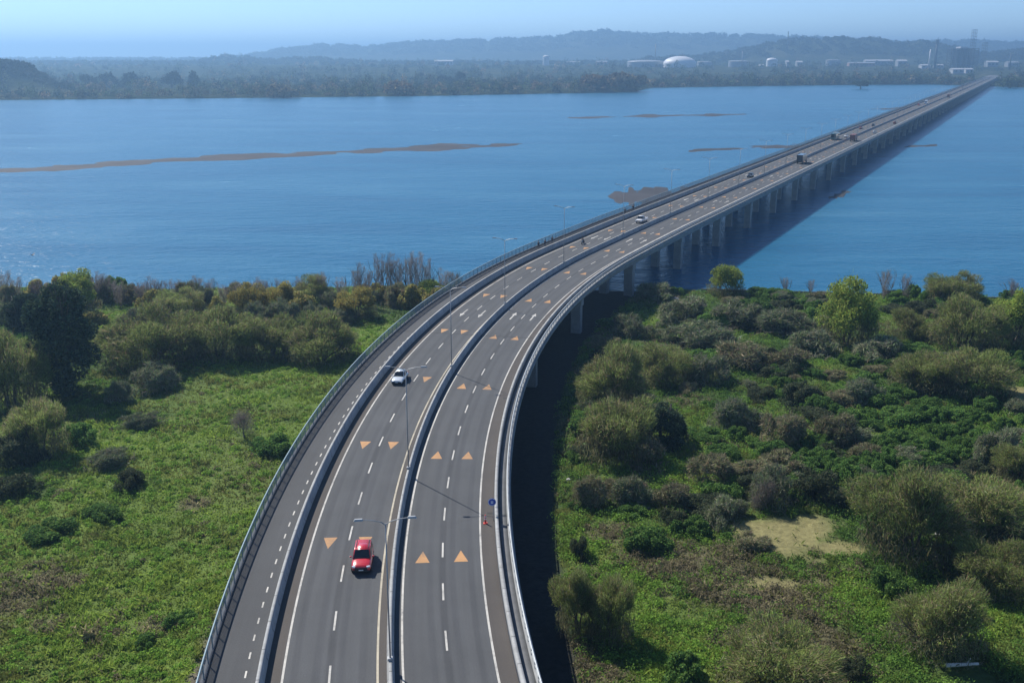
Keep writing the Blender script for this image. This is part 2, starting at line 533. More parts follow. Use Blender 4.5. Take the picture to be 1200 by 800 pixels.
for s in (109.5, 186.0, 262.0, 338.0, 414.0):
    for off in (-6.5, -3.1): arrow(s, off, -1)
    for off in (2.7, 6.3): arrow(s, off, 1)
for s in np.arange(96.3 - 110, END_S, 110.0):
    it = [[(s - .12, -9.62), (s + .12, -9.62), (s + .12, -.31), (s - .12, -.31)], [(s - .12, .31), (s + .12, .31), (s + .12, 9.73), (s - .12, 9.73)],
          [(s - .10, -14.1), (s + .10, -14.1), (s + .10, -10.28), (s - .10, -10.28)]]
    strips('expansion_joint', it, M['joint'], bridge, z=.014)
for s in np.arange(66.0 - 110, 400, 36.7):
    strips('drain_grate', [[(s - .25, 9.0), (s + .25, 9.0), (s + .25, 9.7), (s - .25, 9.7)]], M['joint'], bridge, z=.012)

# piers: one per bent, its columns as sub-parts
bmc = bmesh.new(); bm_box(bmc, (0, 0, -.65), (23.0, 1.8, 1.3), bevel=.12); cap_me = bm_mesh(bmc, 'pier'); cap_me.materials.append(M['concrete'])
bmc = bmesh.new(); bm_box(bmc, (0, 0, -4.5), (2.0, 1.6, 9.0), bevel=.15); col_me = bm_mesh(bmc, 'column'); col_me.materials.append(M['concrete'])
for s in np.arange(96.3 - 36.7 * 3, END_S - 10, 36.7):
    x, y, z, hd = on_deck(s, -1.5, -2.103)
    p = bpy.data.objects.new('pier', cap_me); COL.objects.link(p); p.parent = bridge
    p.location = (x, y, z); p.rotation_euler = (0, 0, -hd)
    for cx in (-9.5, -3.2, 4.2, 10.3):
        c = bpy.data.objects.new('column', col_me); COL.objects.link(c); c.parent = p; c.location = (cx, 0, -1.31)

# ------------------------------------------------------------------ ground of the near marsh
SHX = np.array([-400, -130, -60, -25, 0, 30, 48, 113, 170, 400.])
SHY = np.array([236, 236, 234, 238, 236, 234, 233, 224, 220, 220.])


def lateral(x, y):
    """signed offset from the bridge line (+ right)"""
    x = np.asarray(x, float); y = np.asarray(y, float)
    sh = x.shape; P = np.stack([x.ravel(), y.ravel()], 1)
    ss = _S[0:420:3]; cx, cy, ch = _X[0:420:3], _Y[0:420:3], _HD[0:420:3]
    out = np.empty(len(P))
    for a in range(0, len(P), 20000):
        q = P[a:a + 20000]
        d = (q[:, None, 0] - cx) ** 2 + (q[:, None, 1] - cy) ** 2
        i = d.argmin(1)
        out[a:a + 20000] = (q[:, 0] - cx[i]) * np.cos(ch[i]) - (q[:, 1] - cy[i]) * np.sin(ch[i])
    return out.reshape(sh)


def right_edge(y):
    return np.interp(y, [60, 96, 130, 160, 190, 226, 260], [16.0, 17.0, 16.6, 14.8, 12.8, 11.6, 11.6])


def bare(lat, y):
    """1 on the bare ground under and beside the bridge"""
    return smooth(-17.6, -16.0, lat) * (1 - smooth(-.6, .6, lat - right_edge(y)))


def gz(x, y, lat=None):
    x = np.asarray(x, float); y = np.asarray(y, float)
    if lat is None: lat = lateral(x, y)
    z = -6.1 + .9 * (fbm(x / 18, y / 18, 4) - .5) + .5 * (fbm(x / 4.0 + 40, y / 4.0, 3) - .5)
    z = z + .35 * smooth(235, 215, y) * 0
    bz = -6.62 + .10 * (fbm(x / 3, y / 3, 3) - .5)
    w = bare(lat, y)
    z = z * (1 - w) + bz * w
    # dirt slope up to the deck at the lower left
    sl = smooth(110, 80, y) * smooth(-21, -16.5, lat) * (1 - smooth(-14.5, -13.5, lat))
    z = z + sl * 1.6
    sh = np.interp(x, SHX, SHY) + 3 * (fbm(x / 9 + 5, x * 0 + 3.3, 3) - .5)
    t = smooth(0, 6, y - sh)
    z = z * (1 - t) + (-9.5) * t
    # small pool on the right
    px_, py_ = at(818, 617, -6.3)
    dp = np.hypot((x - px_) / 2.4, (y - py_) / 2.6) + .5 * (fbm(x / 1.5, y / 1.5) - .5)
    z = np.where(dp < 1.6, z * smooth(.7, 1.6, dp) + (-6.75) * (1 - smooth(.7, 1.6, dp)), z)
    return z


gx = np.arange(-300, 300.1, 0.9); gy = np.arange(20, 252, 0.9)
GX, GY = np.meshgrid(gx, gy)
GL = lateral(GX, GY)
GZ = gz(GX, GY, GL)


def grid_faces(ny, nx):
    i = np.arange((ny - 1) * nx).reshape(ny - 1, nx)[:, :-1]
    return np.stack([i, i + 1, i + nx + 1, i + nx], -1).reshape(-1, 4)


def ell(px, py, rx, ry, z=-6.1):
    """an oval patch given by the photo's place and its half axes in metres"""
    x, y = at(px, py, z); return x, y, rx, ry


BROWN = [ell(35, 690, 4.5, 7), ell(110, 745, 3, 2.5), ell(780, 655, 6, 6), ell(860, 650, 6, 3.5), ell(870, 690, 9, 7),
         ell(925, 755, 7, 6), ell(830, 690, 4, 3), ell(980, 770, 3, 7), ell(690, 780, 3, 5), ell(720, 620, 4, 3),
         ell(190, 735, 2.5, 2), ell(1100, 545, 5, 6), ell(60, 735, 2.5, 2.5), ell(225, 590, 2, 2)]
SANDY = [ell(925, 630, 7.6, 5.4), ell(885, 622, 3.2, 2.6), ell(978, 642, 4, 2.2), ell(905, 682, 5, 1.2), ell(1195, 460, 4, 4)]
BRIGHT = [ell(300, 460, 20, 24), ell(170, 640, 16, 20), ell(60, 610, 10, 5), ell(230, 700, 5, 9), ell(800, 545, 6, 10), ell(760, 375, 4, 9),
          ell(790, 425, 5, 8), ell(860, 780, 8, 7), ell(980, 700, 5, 5), ell(720, 640, 5, 5), ell(1150, 720, 10, 5), ell(740, 700, 5, 6), ell(60, 780, 12, 7)]


def oval(x, y, L, soft=.5):
    m = np.zeros_like(x)
    nz = fbm(x / 3.0 + 11, y / 3.0 + 4, 4) - .5
    for cx, cy, rx, ry in L:
        d = np.hypot((x - cx) / rx, (y - cy) / ry) + 1.3 * nz
        m = np.maximum(m, 1 - smooth(1 - soft, 1 + soft * .4, d))
    return m


def cover(x, y, lat):
    """which plants cover a spot: grass brightness, dead growth, sand, bare ground"""
    g = fbm(x / 13 + 3, y / 13 + 8, 4)
    right = smooth(0, 8, lat)
    bright = np.clip(smooth(.36, .62, g) * (1 - .35 * right) + oval(x, y, BRIGHT, .7) * .9, 0, 1)
    deadn = smooth(.56, .70, fbm(x / 9 + 60, y / 9 + 21, 4)) * (.25 + .2 * right)
    dead = np.clip(deadn * (1 - .8 * oval(x, y, BRIGHT, .7)) + .8 * oval(x, y, BROWN), 0, 1)
    sand = oval(x, y, SANDY)
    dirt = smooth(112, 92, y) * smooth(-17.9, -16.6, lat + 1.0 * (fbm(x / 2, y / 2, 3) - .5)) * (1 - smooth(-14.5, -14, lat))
    return bright, dead, sand, np.maximum(bare(lat, y), dirt)


gb, gd, gs, gbare = cover(GX, GY, GL)
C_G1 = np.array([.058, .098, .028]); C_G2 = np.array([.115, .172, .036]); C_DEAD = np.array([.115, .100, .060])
C_SAND = np.array([.23, .21, .095]); C_DARK_GROUND = np.array([.026, .027, .028]); C_DIRT = np.array([.17, .145, .115])
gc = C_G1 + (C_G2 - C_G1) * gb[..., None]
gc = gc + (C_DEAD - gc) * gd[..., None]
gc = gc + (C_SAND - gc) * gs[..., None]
bare_tone = np.where((GL < -13.5)[..., None], C_DIRT, C_DARK_GROUND)  # dirt tone on the left, one dark tone from the deck to the right
gc = gc + (bare_tone - gc) * gbare[..., None]
m, nt, out = new_mat('marsh_soil')
bs = N(nt, 'ShaderNodeBsdfPrincipled'); bs.inputs['Roughness'].default_value = .95; bs.inputs['Specular IOR Level'].default_value = .1
a_ = N(nt, 'ShaderNodeAttribute', attribute_name='tint'); tc = N(nt, 'ShaderNodeTexCoord')
f1 = noise_tex(nt, tc.outputs['Object'], 1.6, 6, .7)
c_ = mixc(nt, 1.0, a_.outputs['Color'], ramp(nt, f1, [(.25, (.55, .55, .55)), (.75, (1.4, 1.4, 1.4))]), 'MULTIPLY')
nt.links.new(c_, bs.inputs['Base Color'])
bp = N(nt, 'ShaderNodeBump'); bp.inputs['Strength'].default_value = .7; bp.inputs['Distance'].default_value = .3
nt.links.new(f1, bp.inputs['Height']); nt.links.new(bp.outputs[0], bs.inputs['Normal'])
nt.links.new(bs.outputs[0], out.inputs['Surface'])
M['soil'] = m
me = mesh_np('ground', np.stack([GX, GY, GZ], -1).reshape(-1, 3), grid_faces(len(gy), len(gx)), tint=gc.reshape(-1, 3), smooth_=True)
tag(link('ground', me, M['soil']), kind='structure')

# river bed and plain: one sheet out to the horizon, below the water
m = simple('river_bed', (.06, .055, .04), .9, var=.2, scale=.01)
v = 15800.0
me = mesh_np('terrain_base', [(-v, -400, -11.5), (v, -400, -11.5), (v, v, -11.5), (-v, v, -11.5)], [(0, 1, 2, 3)])
tag(link('terrain_base', me, m), kind='structure')

# ------------------------------------------------------------------ water
m, nt, out = new_mat('river_water')
bs = N(nt, 'ShaderNodeBsdfPrincipled')
bs.inputs['IOR'].default_value = 1.33; bs.inputs['Specular IOR Level'].default_value = .20; bs.inputs['Roughness'].default_value = .16
tc = N(nt, 'ShaderNodeTexCoord')
big = noise_tex(nt, tc.outputs['Object'], .006, 5, .55, (1.0, 2.6, 1))
streak = noise_tex(nt, tc.outputs['Object'], .02, 5, .6, (.5, 3.0, 1))
mx_ = mixc(nt, .5, big, streak)
nt.links.new(ramp(nt, mx_, [(.34, (.010, .090, .182)), (.5, (.018, .120, .222)), (.66, (.045, .162, .262))]), bs.inputs['Base Color'])
rr_ = N(nt, 'ShaderNodeMapRange'); rr_.inputs['To Min'].default_value = .16; rr_.inputs['To Max'].default_value = .32
nt.links.new(streak, rr_.inputs['Value']); nt.links.new(rr_.outputs[0], bs.inputs['Roughness'])
w1 = noise_tex(nt, tc.outputs['Object'], .55, 4, .6, (1.0, 1.5, 1))
w2 = noise_tex(nt, tc.outputs['Object'], .12, 3, .6, (.8, 1.8, 1))
ad = N(nt, 'ShaderNodeMath', operation='MULTIPLY_ADD'); ad.inputs[1].default_value = 2.5
nt.links.new(w2, ad.inputs[0]); nt.links.new(w1, ad.inputs[2])
bp = N(nt, 'ShaderNodeBump'); bp.inputs['Strength'].default_value = .5; bp.inputs['Distance'].default_value = .6
nt.links.new(ad.outputs[0], bp.inputs['Height']); nt.links.new(bp.outputs[0], bs.inputs['Normal'])
nt.links.new(bs.outputs[0], out.inputs['Surface'])
M['water'] = m
me = mesh_np('river_water', [(-9000, -390, WATER), (9000, -390, WATER), (9000, 9000, WATER), (-9000, 9000, WATER)], [(0, 1, 2, 3)])
tag(link('river_water', me, M['water']), kind='structure')

# sand bars: low mounds just breaking the surface
m = simple('wet_sand', (.046, .047, .053), .8, var=.3, scale=.05, spec=.2); M['wetsand'] = m


def sandbar(pts, seed):
    """pts: photo points along the bar with its half thickness in pixels"""
    P = []
    for px, py, t in pts:
        x0, y0 = at(px, py - t, WATER); x1, y1 = at(px, py + t, WATER); P.append((x0, y0, x1, y1))
    P = np.array(P); u = np.linspace(0, 1, len(P)); uu = np.linspace(0, 1, 200)
    Q = np.stack([np.interp(uu, u, P[:, i]) for i in range(4)], 1)
    n = 26; w = np.linspace(0, 1, n)
    j = (fbm(uu * 22 + seed, uu * 0 + seed, 3) - .5)
    X = Q[:, None, 2] + (Q[:, None, 0] - Q[:, None, 2]) * (w + j[:, None] * .7 * np.sin(w * 3.14)[None] * 0)
    wid = (Q[:, 1] - Q[:, 3])[:, None]
    Y = Q[:, None, 3] + wid * w + (fbm(uu * 9 + seed * 3, uu * 0 + 2, 4) - .5)[:, None] * wid * .8 * np.cos(w * 3.1416)[None] * -1
    Z = WATER - .12 + .22 * np.sin(w * math.pi)[None] ** .7 * np.clip(np.sin(uu * math.pi) * 4, 0, 1)[:, None] + .40 * (fbm(X / 16, Y / 9, 4) - .5)
    me = mesh_np('sandbar', np.stack([X, Y, Z], -1).reshape(-1, 3), grid_faces(200, n), smooth_=True)
    tag(link('sandbar', me, M['wetsand']), kind='structure')


sandbar([(-40, 203, 3.0), (60, 197, 4.0), (140, 192, 4.5), (230, 186, 3.5), (340, 181, 3.0), (430, 177, 3.5), (520, 172, 4), (570, 171, 2.6), (615, 169, 1.2)], 1)
sandbar([(795, 178, 1.2), (840, 175, 2.0), (900, 173, 3.0), (940, 172, 3.2), (965, 172, 2.0)], 2)
sandbar([(712, 230, 4.0), (740, 231, 10.0), (780, 230, 11.0), (815, 226, 6.0), (860, 218, 3)], 3)
sandbar([(655, 139, .9), (760, 136, 1.6), (840, 135, 1.8), (880, 134, .8)], 4)
sandbar([(970, 233, 2), (985, 228, 5.0), (997, 225, 3.0)], 5)
sandbar([(1058, 172, 1.3), (1080, 171, 2.2), (1100, 170, 1.2)], 6)
sandbar([(1020, 128, .6), (1045, 127.5, 1.6), (1065, 127, .9)], 7)

# ------------------------------------------------------------------ far bank and hills
A_S = np.array([-2.0, -.8, -.49, -.28, -.08, .10, .119, .131, .22, .324, .40, .478, .60, .9, 2.0])
D_S = np.array([1150, 1230, 1312, 1370, 1450, 1600, 1650, 1830, 1930, 2020, 2050, 1860, 1760, 1700, 1650.])


def z_of(py, D):
    ang = PITCH + math.atan((py - 400) / FOC)
    return CAM_H - D * math.tan(ang)


def ridge(pts, D, sig):
    px = np.array([p[0] for p in pts], float)
    a = (px - 600) / 1246.0
    z = np.array([z_of(p[1], D) for p in pts])
    return a, z, D, sig


RIDGES = [
    ridge([(-700, 70), (-200, 78), (150, 78), (240, 74), (300, 66), (330, 60), (380, 55), (430, 57), (480, 52), (560, 49), (640, 46), (680, 40), (705, 38), (740, 42), (755, 41),
           (800, 43), (860, 43), (920, 45), (990, 48), (1060, 52), (1130, 50), (1200, 52), (1500, 55), (1900, 60)], 6200, 700),
    ridge([(-700, 80), (150, 80), (225, 78), (240, 71), (262, 68), (290, 69), (310, 73), (345, 70), (385, 70), (420, 74), (480, 79), (600, 80), (720, 78), (760, 70), (810, 68), (860, 62), (895, 54), (930, 48),
           (985, 46), (1030, 48), (1055, 53), (1080, 50), (1110, 56), (1150, 64), (1200, 60), (1500, 60), (1900, 70)], 3900, 330),
    ridge([(-400, 88), (-200, 80), (-60, 82), (0, 80), (20, 80), (36, 84), (50, 92), (62, 100), (90, 104), (2000, 104)], 1620, 75),
]


def far_z(a, D):
    sh = np.interp(a, A_S, D_S)
    base = -5.2 + 1.6 * (fbm(a * 60, D / 120, 3) - .5) + 24 * smooth(2000, 3300, D)
    land = smooth(-12, 25, D - sh)
    base = -10.5 + (base + 10.5) * land
    z = base
    for ra, rz, rD, sig in RIDGES:
        h = np.interp(a, ra, rz)
        h = h + np.clip(h + 4, 0, 40) * .10 * (fbm(a * 160 + rD, D / 90, 4) - .5)
        fall = np.exp(-((D - rD) / sig) ** 2)
        z = np.maximum(z, -10.5 + ((h + 6) * fall + 4.5) * land)
    return z


av = np.r_[np.linspace(-1.3, -.56, 60)[:-1], np.linspace(-.56, .56, 560), np.linspace(.56, 1.3, 60)[1:]]
dv = np.unique(np.r_[np.linspace(1100, 2100, 90), np.linspace(2100, 4600, 90), np.linspace(4600, 7500, 50), np.linspace(7500, 14500, 12)])
FA, FD = np.meshgrid(av, dv)
FZ = far_z(FA, FD)
m, nt, out = new_mat('wooded_land')
bs = N(nt, 'ShaderNodeBsdfPrincipled'); bs.inputs['Roughness'].default_value = 1.0; bs.inputs['Specular IOR Level'].default_value = 0
tc = N(nt, 'ShaderNodeTexCoord')
f1 = noise_tex(nt, tc.outputs['Object'], .012, 6, .65); f2 = noise_tex(nt, tc.outputs['Object'], .08, 3, .7)
c_ = ramp(nt, f1, [(.30, (.024, .036, .020)), (.52, (.042, .052, .026)), (.64, (.075, .078, .042)), (.74, (.05, .05, .03))])
c_ = mixc(nt, 1.0, c_, ramp(nt, f2, [(.3, (.6, .6, .6)), (.7, (1.35, 1.35, 1.35))]), 'MULTIPLY')
nt.links.new(c_, bs.inputs['Base Color'])
bp = N(nt, 'ShaderNodeBump'); bp.inputs['Strength'].default_value = 1.0; bp.inputs['Distance'].default_value = 8
nt.links.new(f2, bp.inputs['Height']); nt.links.new(bp.outputs[0], bs.inputs['Normal'])
nt.links.new(bs.outputs[0], out.inputs['Surface'])
M['wooded'] = m
me = mesh_np('far_hills', np.stack([FA * FD, FD, FZ], -1).reshape(-1, 3), grid_faces(len(dv), len(av)), smooth_=True)
tag(link('far_hills', me, M['wooded']), kind='structure')


# ------------------------------------------------------------------ plants
def unit(v):
    return v / np.maximum(np.linalg.norm(v, axis=-1, keepdims=True), 1e-6)


def quads(C, D1, L, W, col, rng):
    """leaf faces: centre, long axis, length, width, colour"""
    n = len(C)
    D1 = unit(D1); r = unit(rng.normal(size=(n, 3))); D2 = unit(np.cross(D1, r))
    a = D1 * (np.broadcast_to(L, n) / 2)[:, None]; b_ = D2 * (np.broadcast_to(W, n) / 2)[:, None]
    V = np.stack([C - a, C + b_ * 1.0 - a * .1, C + a, C - b_ - a * .1], 1).reshape(-1, 3)
    F = np.arange(4 * n).reshape(-1, 4)
    T = np.repeat(col, 4, 0)
    return V, F, T


def join(parts):
    V, F, T = [], [], []; o = 0
    for v, f, t in parts:
        V.append(v); F.append(f + o); T.append(t); o += len(v)
    return np.concatenate(V), np.concatenate(F), np.concatenate(T)


def tints(base, n, rng, var=.25, alt=None, p=.0):
    c = np.asarray(base)[None] * (1 + var * rng.normal(size=(n, 1)).clip(-2, 2)) * (1 + .08 * rng.normal(size=(n, 3)))
    if alt is not None:
        k = rng.random(n) < p
        c[k] = np.asarray(alt) * (1 + var * rng.normal(size=(k.sum(), 1)).clip(-2, 2))
    return c.clip(.004, .9)


def tubes(segs, n=5):
    """segs: (p0, p1, r0, r1)"""
    V, F = [], []; o = 0
    ang = np.linspace(0, 2 * math.pi, n, endpoint=False)
    for p0, p1, r0, r1 in segs:
        p0 = np.array(p0, float); p1 = np.array(p1, float)
        d = unit(p1 - p0); a = unit(np.cross(d, [.31, .9, .28])); b_ = np.cross(d, a)
        ring = np.cos(ang)[:, None] * a + np.sin(ang)[:, None] * b_
        V.append(p0 + ring * r0); V.append(p1 + ring * r1)
        i = np.arange(n); j = (i + 1) % n
        F.append(np.stack([o + i, o + j, o + n + j, o + n + i], 1)); o += 2 * n
    return np.concatenate(V), np.concatenate(F)


def grow(rng, p, d, L, r, depth, spread, up, segs, tips, kids=3):
    q = p
    for k in range(3):
        d = unit(d + rng.normal(size=3) * .16 + np.array([0, 0, up]))
        e = q + d * L / 3
        segs.append((q, e, r * (1 - .18 * k), r * (1 - .18 * (k + 1)))); q = e
    if depth == 0:
        tips.append((q, d)); return
    for _ in range(kids):
        nd = unit(d + rng.normal(size=3) * spread)
        grow(rng, q, nd, L * rng.uniform(.6, .85), r * .5, depth - 1, spread, up, segs, tips, kids)


def make_tree(kind, seed):
    """unit-size tree data: (trunk mesh, crown mesh); 1 m = 1 unit for its nominal size"""
    rng = np.random.default_rng(seed)
    segs, tips, parts = [], [], []
    if kind in ('willow', 'green', 'yellow'):
        W, Hh = (9.0, 7.0)
        for k in range(4 if kind != 'green' else 2):
            a = rng.uniform(0, 6.28)
            grow(rng, np.array([.35 * math.cos(a), .35 * math.sin(a), -.3]), np.array([.45 * math.cos(a), .45 * math.sin(a), 1.0]), 2.3, .20, 2, .55, .06, segs, tips, 3)
        # lobes: uneven clumps spread through a dome
        L = []
        nl = 38
        for i in range(nl):
            a = rng.uniform(0, 6.28); ra = math.sqrt(rng.random()) * .86
            top = math.sqrt(max(0, 1 - ra * ra))
            zz = rng.uniform(.16, .30) + .60 * top * rng.uniform(.35, 1.08)
            fr = .66 + .62 * float(vnoise(a * 1.1 + seed * 3.7, seed * 1.3)); fz = .62 + .66 * float(vnoise(ra * math.cos(a) * 1.6 + seed, ra * math.sin(a) * 1.6 + 5.5))
            L.append((W / 2 * ra * fr * math.cos(a), W / 2 * ra * fr * math.sin(a), Hh * min(zz * fz + .04, .95), rng.uniform(.5, 1.6)))
        for (cx, cy, cz, r) in L:
            n = int(270 * r * r)
            u = unit(rng.normal(size=(n, 3))); rad = r * (.40 + .6 * rng.random(n) ** .6)
            C = np.array([cx, cy, cz]) + u * rad[:, None] * np.array([1.1, 1.1, .9])
            if kind == 'willow':
                fan = unit(C - np.array([0, 0, -.6]))          # shoots fan out from the base, tips hang
                out_ = fan + rng.normal(size=(n, 3)) * .28
                out_[:, 2] -= .9 * (rng.random(n) < .3)
                mixb = rng.random() * .6 + .2
                parts.append(quads(C, out_, rng.uniform(.35, 1.1, n), rng.uniform(.03, .085, n), tints((.182, .158, .086), n, rng, .34, (.150, .185, .055), mixb + .1), rng))
                k = n // 2
                parts.append(quads(C[:k] + rng.normal(size=(k, 3)) * .15, rng.normal(size=(k, 3)), rng.uniform(.12, .26, k), rng.uniform(.07, .14, k), tints((.135, .170, .050), k, rng, .3), rng))
            else:
                base, alt = ((.150, .200, .042), (.20, .23, .05)) if kind == 'green' else ((.24, .20, .06), (.19, .185, .06))
                out_ = u + rng.normal(size=(n, 3)) * .8
                parts.append(quads(C, out_, rng.uniform(.18, .45, n), rng.uniform(.10, .22, n), tints(base, n, rng, .28, alt, .35), rng))
        # strands out of the outline
        n = 700
        i = rng.integers(0, nl, n); Lc = np.array([l[:3] for l in L])[i]; rr2 = np.array([l[3] for l in L])[i]
        u = unit(rng.normal(size=(n, 3)) + np.array([0, 0, .4]))
        parts.append(quads(Lc + u * (rr2 * rng.uniform(.95, 1.3, n))[:, None], u + np.array([0, 0, .1]), rng.uniform(.4, .9, n), np.full(n, .04),
                           tints((.17, .15, .085) if kind == 'willow' else (.12, .14, .035), n, rng, .25), rng))
        # skirt to the ground
        n = 2600
        a = rng.uniform(0, 6.28, n); ra = W / 2 * rng.uniform(.45, 1.0, n)
        C = np.stack([ra * np.cos(a), ra * np.sin(a), rng.uniform(.2, 2.4, n) * (.6 + .8 * (fbm(a * 2, a * 0 + seed)))], 1)
        parts.append(quads(C, rng.normal(size=(n, 3)) * .5 + np.array([0, 0, -1.0]), rng.uniform(.3, .8, n), rng.uniform(.05, .12, n), tints((.125, .125, .065), n, rng, .3), rng))
    elif kind == 'evergreen':
        W, Hh = 9.0, 12.0
        grow(rng, np.array([0, 0, -.3]), np.array([0, 0, 1.0]), 5.5, .38, 2, .5, .25, segs, tips, 4)
        for i in range(46):
            a = rng.uniform(0, 6.28); zz = rng.uniform(.06, 1.0)
            prof = (1 - max(0, zz - .55) / .55) ** .6 * (.85 + .15 * math.sin(zz * 9))
            ra = math.sqrt(rng.uniform(.25, 1)) * prof * .86
            r = rng.uniform(.8, 1.5)
            n = int(360 * r * r)
            u = unit(rng.normal(size=(n, 3))); rad = r * (.5 + .55 * rng.random(n) ** .6)
            C = np.array([W / 2 * ra * math.cos(a), W / 2 * ra * math.sin(a), .3 + (Hh - 1.2) * zz]) + u * rad[:, None] * np.array([1, 1, 1.15])
            parts.append(quads(C, u * .6 + rng.normal(size=(n, 3)) * .6, rng.uniform(.25, .55, n), rng.uniform(.12, .22, n), tints((.036, .056, .036), n, rng, .35, (.06, .08, .042), .25), rng))
    elif kind == 'bare_tall':
        W, Hh = 3.4, 10.0
        for k in range(5):
            a = rng.uniform(0, 6.28)
            grow(rng, np.array([.3 * math.cos(a), .3 * math.sin(a), -.3]), np.array([.16 * math.cos(a), .16 * math.sin(a), 1.0]), 4.2 * rng.uniform(.75, 1.05), .13, 2, .26, .22, segs, tips, 3)
        n = 1500
        z = Hh * rng.uniform(.15, 1.0, n) ** .9; a = rng.uniform(0, 6.28, n)
        k5 = rng.integers(0, 5, n); ca = k5 * 1.256 + seed
        ra = rng.random(n) ** .7 * .55
        C = np.stack([.75 * np.cos(ca) * (z / Hh + .3) + ra * np.cos(a), .75 * np.sin(ca) * (z / Hh + .3) + ra * np.sin(a), z * (.72 + .28 * _LAT[k5, seed % 256])], 1)
        parts.append(quads(C, np.stack([np.cos(a) * .45, np.sin(a) * .45, np.full(n, 1.0)], 1) + rng.normal(size=(n, 3)) * .2, rng.uniform(.5, 1.2, n), rng.uniform(.025, .05, n),
                           tints((.20, .175, .16), n, rng, .25, (.24, .20, .17), .3), rng))
    elif kind == 'bare_small':
        W, Hh = 5.0, 5.0
        grow(rng, np.array([0, 0, -.2]), np.array([.05, 0, 1.0]), 1.05, .12, 3, .75, .10, segs, tips, 3)
        P = np.array([t[0] for t in tips]); D_ = np.array([t[1] for t in tips])
        n = 1500; i = rng.integers(0, len(P), n)
        parts.append(quads(P[i] + rng.normal(size=(n, 3)) * .4, D_[i] + rng.normal(size=(n, 3)) * .5, rng.uniform(.35, .9, n), np.full(n, .03), tints((.15, .13, .11), n, rng, .2), rng))
    V, F = tubes(segs)
    tr = mesh_np(kind + '_trunk', V, F, smooth_=True); tr.materials.append(M['bark_grey'] if 'bare' in kind else M['bark'])
    V, F, T = join(parts)
    cr = mesh_np(kind + '_crown', V, F, tint=T)
    cr.materials.append(M['needle'] if kind == 'evergreen' else M['twig'] if kind.startswith('bare') else M['leaf'])
    return tr, cr, W, Hh


def make_bush(kind, seed):
    rng = np.random.default_rng(seed); parts = []
    W, Hh = 4.0, 2.2
    if kind == 'bramble':
        base, alt, LN, LW, nl, dens = (.070, .135, .036), (.115, .185, .046), (.14, .30), (.10, .20), 15, 420
    elif kind == 'dark_shrub':
        base, alt, LN, LW, nl, dens = (.046, .062, .034), (.08, .088, .05), (.18, .5), (.05, .12), 14, 420
    elif kind == 'grey_thicket':
        base, alt, LN, LW, nl, dens = (.165, .165, .110), (.115, .155, .066), (.3, .8), (.03, .08), 14, 360
    elif kind == 'brown_thicket':
        base, alt, LN, LW, nl, dens = (.180, .158, .098), (.135, .155, .07), (.3, .8), (.03, .09), 14, 360
    else:  # yellow
        base, alt, LN, LW, nl, dens = (.23, .20, .07), (.16, .17, .055), (.18, .4), (.08, .16), 14, 380
    for i in range(nl):
        a = rng.uniform(0, 6.28); ra = math.sqrt(rng.random()) * .82
        r = rng.uniform(.28, .78); ra *= .7 + .6 * float(vnoise(a * 1.2 + seed, seed * .7))
        cz = max(.1, (Hh - r) * math.sqrt(max(0, 1 - ra * ra)) * rng.uniform(.65, 1.05))
        n = int(dens * r * r * 2.2)
        u = unit(rng.normal(size=(n, 3)) + np.array([0, 0, .25])); rad = r * (.55 + .5 * rng.random(n) ** .5)
        C = np.array([W / 2 * ra * math.cos(a), W / 2 * ra * math.sin(a), cz]) + u * rad[:, None]
        C[:, 2] = np.abs(C[:, 2]) * np.where(C[:, 2] < 0, .3, 1)
        parts.append(quads(C, u * (.9 if 'thicket' in kind else .4) + rng.normal(size=(n, 3)) * .6, rng.uniform(*LN, n), rng.uniform(*LW, n), tints(base, n, rng, .28, alt, .35), rng))
    # filling low skirt
    n = 500
    a = rng.uniform(0, 6.28, n); ra = W / 2 * np.sqrt(rng.random(n))
    C = np.stack([ra * np.cos(a), ra * np.sin(a), rng.uniform(0, .6, n)], 1)
    parts.append(quads(C, rng.normal(size=(n, 3)) + np.array([0, 0, .6]), rng.uniform(*LN, n), rng.uniform(*LW, n), tints(base, n, rng, .3), rng))
    V, F, T = join(parts)
    me = mesh_np(kind, V, F, tint=T); me.materials.append(M['leaf' if 'thicket' not in kind else 'twig'])
    return me, W, Hh


PROTO = {}


def tree(kind, var, px, py, wpx, hpx, label, group=None, name=None):
    key = (kind, var)
    if key not in PROTO: PROTO[key] = make_tree(kind, 100 + 17 * var + len(kind))
    tr, cr, W, Hh = PROTO[key]
    x, y = at(px, py, -6.1)
    place_tree(kind, tr, cr, x, y, float(gz([x], [y])[0]), wpx / scale_at(py, -6.1) / W, hpx / (scale_at(py, -6.1) * .95) / Hh, label, group, name)


NAMES = dict(willow='willow_tree', green='leafy_tree', yellow='budding_tree', evergreen='evergreen_tree', bare_tall='bare_tree', bare_small='bare_sapling',
             bramble='bramble_bush', dark_shrub='dark_shrub', grey_thicket='leafless_bush', brown_thicket='brown_bush', yellow_bush='yellow_bush')


def place_tree(kind, tr, cr, x, y, z, sx, sz, label, group, name=None):
    e = empty(name or NAMES[kind], (x, y, z), RNG.uniform(0, 6.28), (sx, sx, sz))
    tag(e, label, 'tree', group)
    for nm, me in (('trunk', tr), ('crown', cr)):
        o = bpy.data.objects.new(nm, me); COL.objects.link(o); o.parent = e
    return e


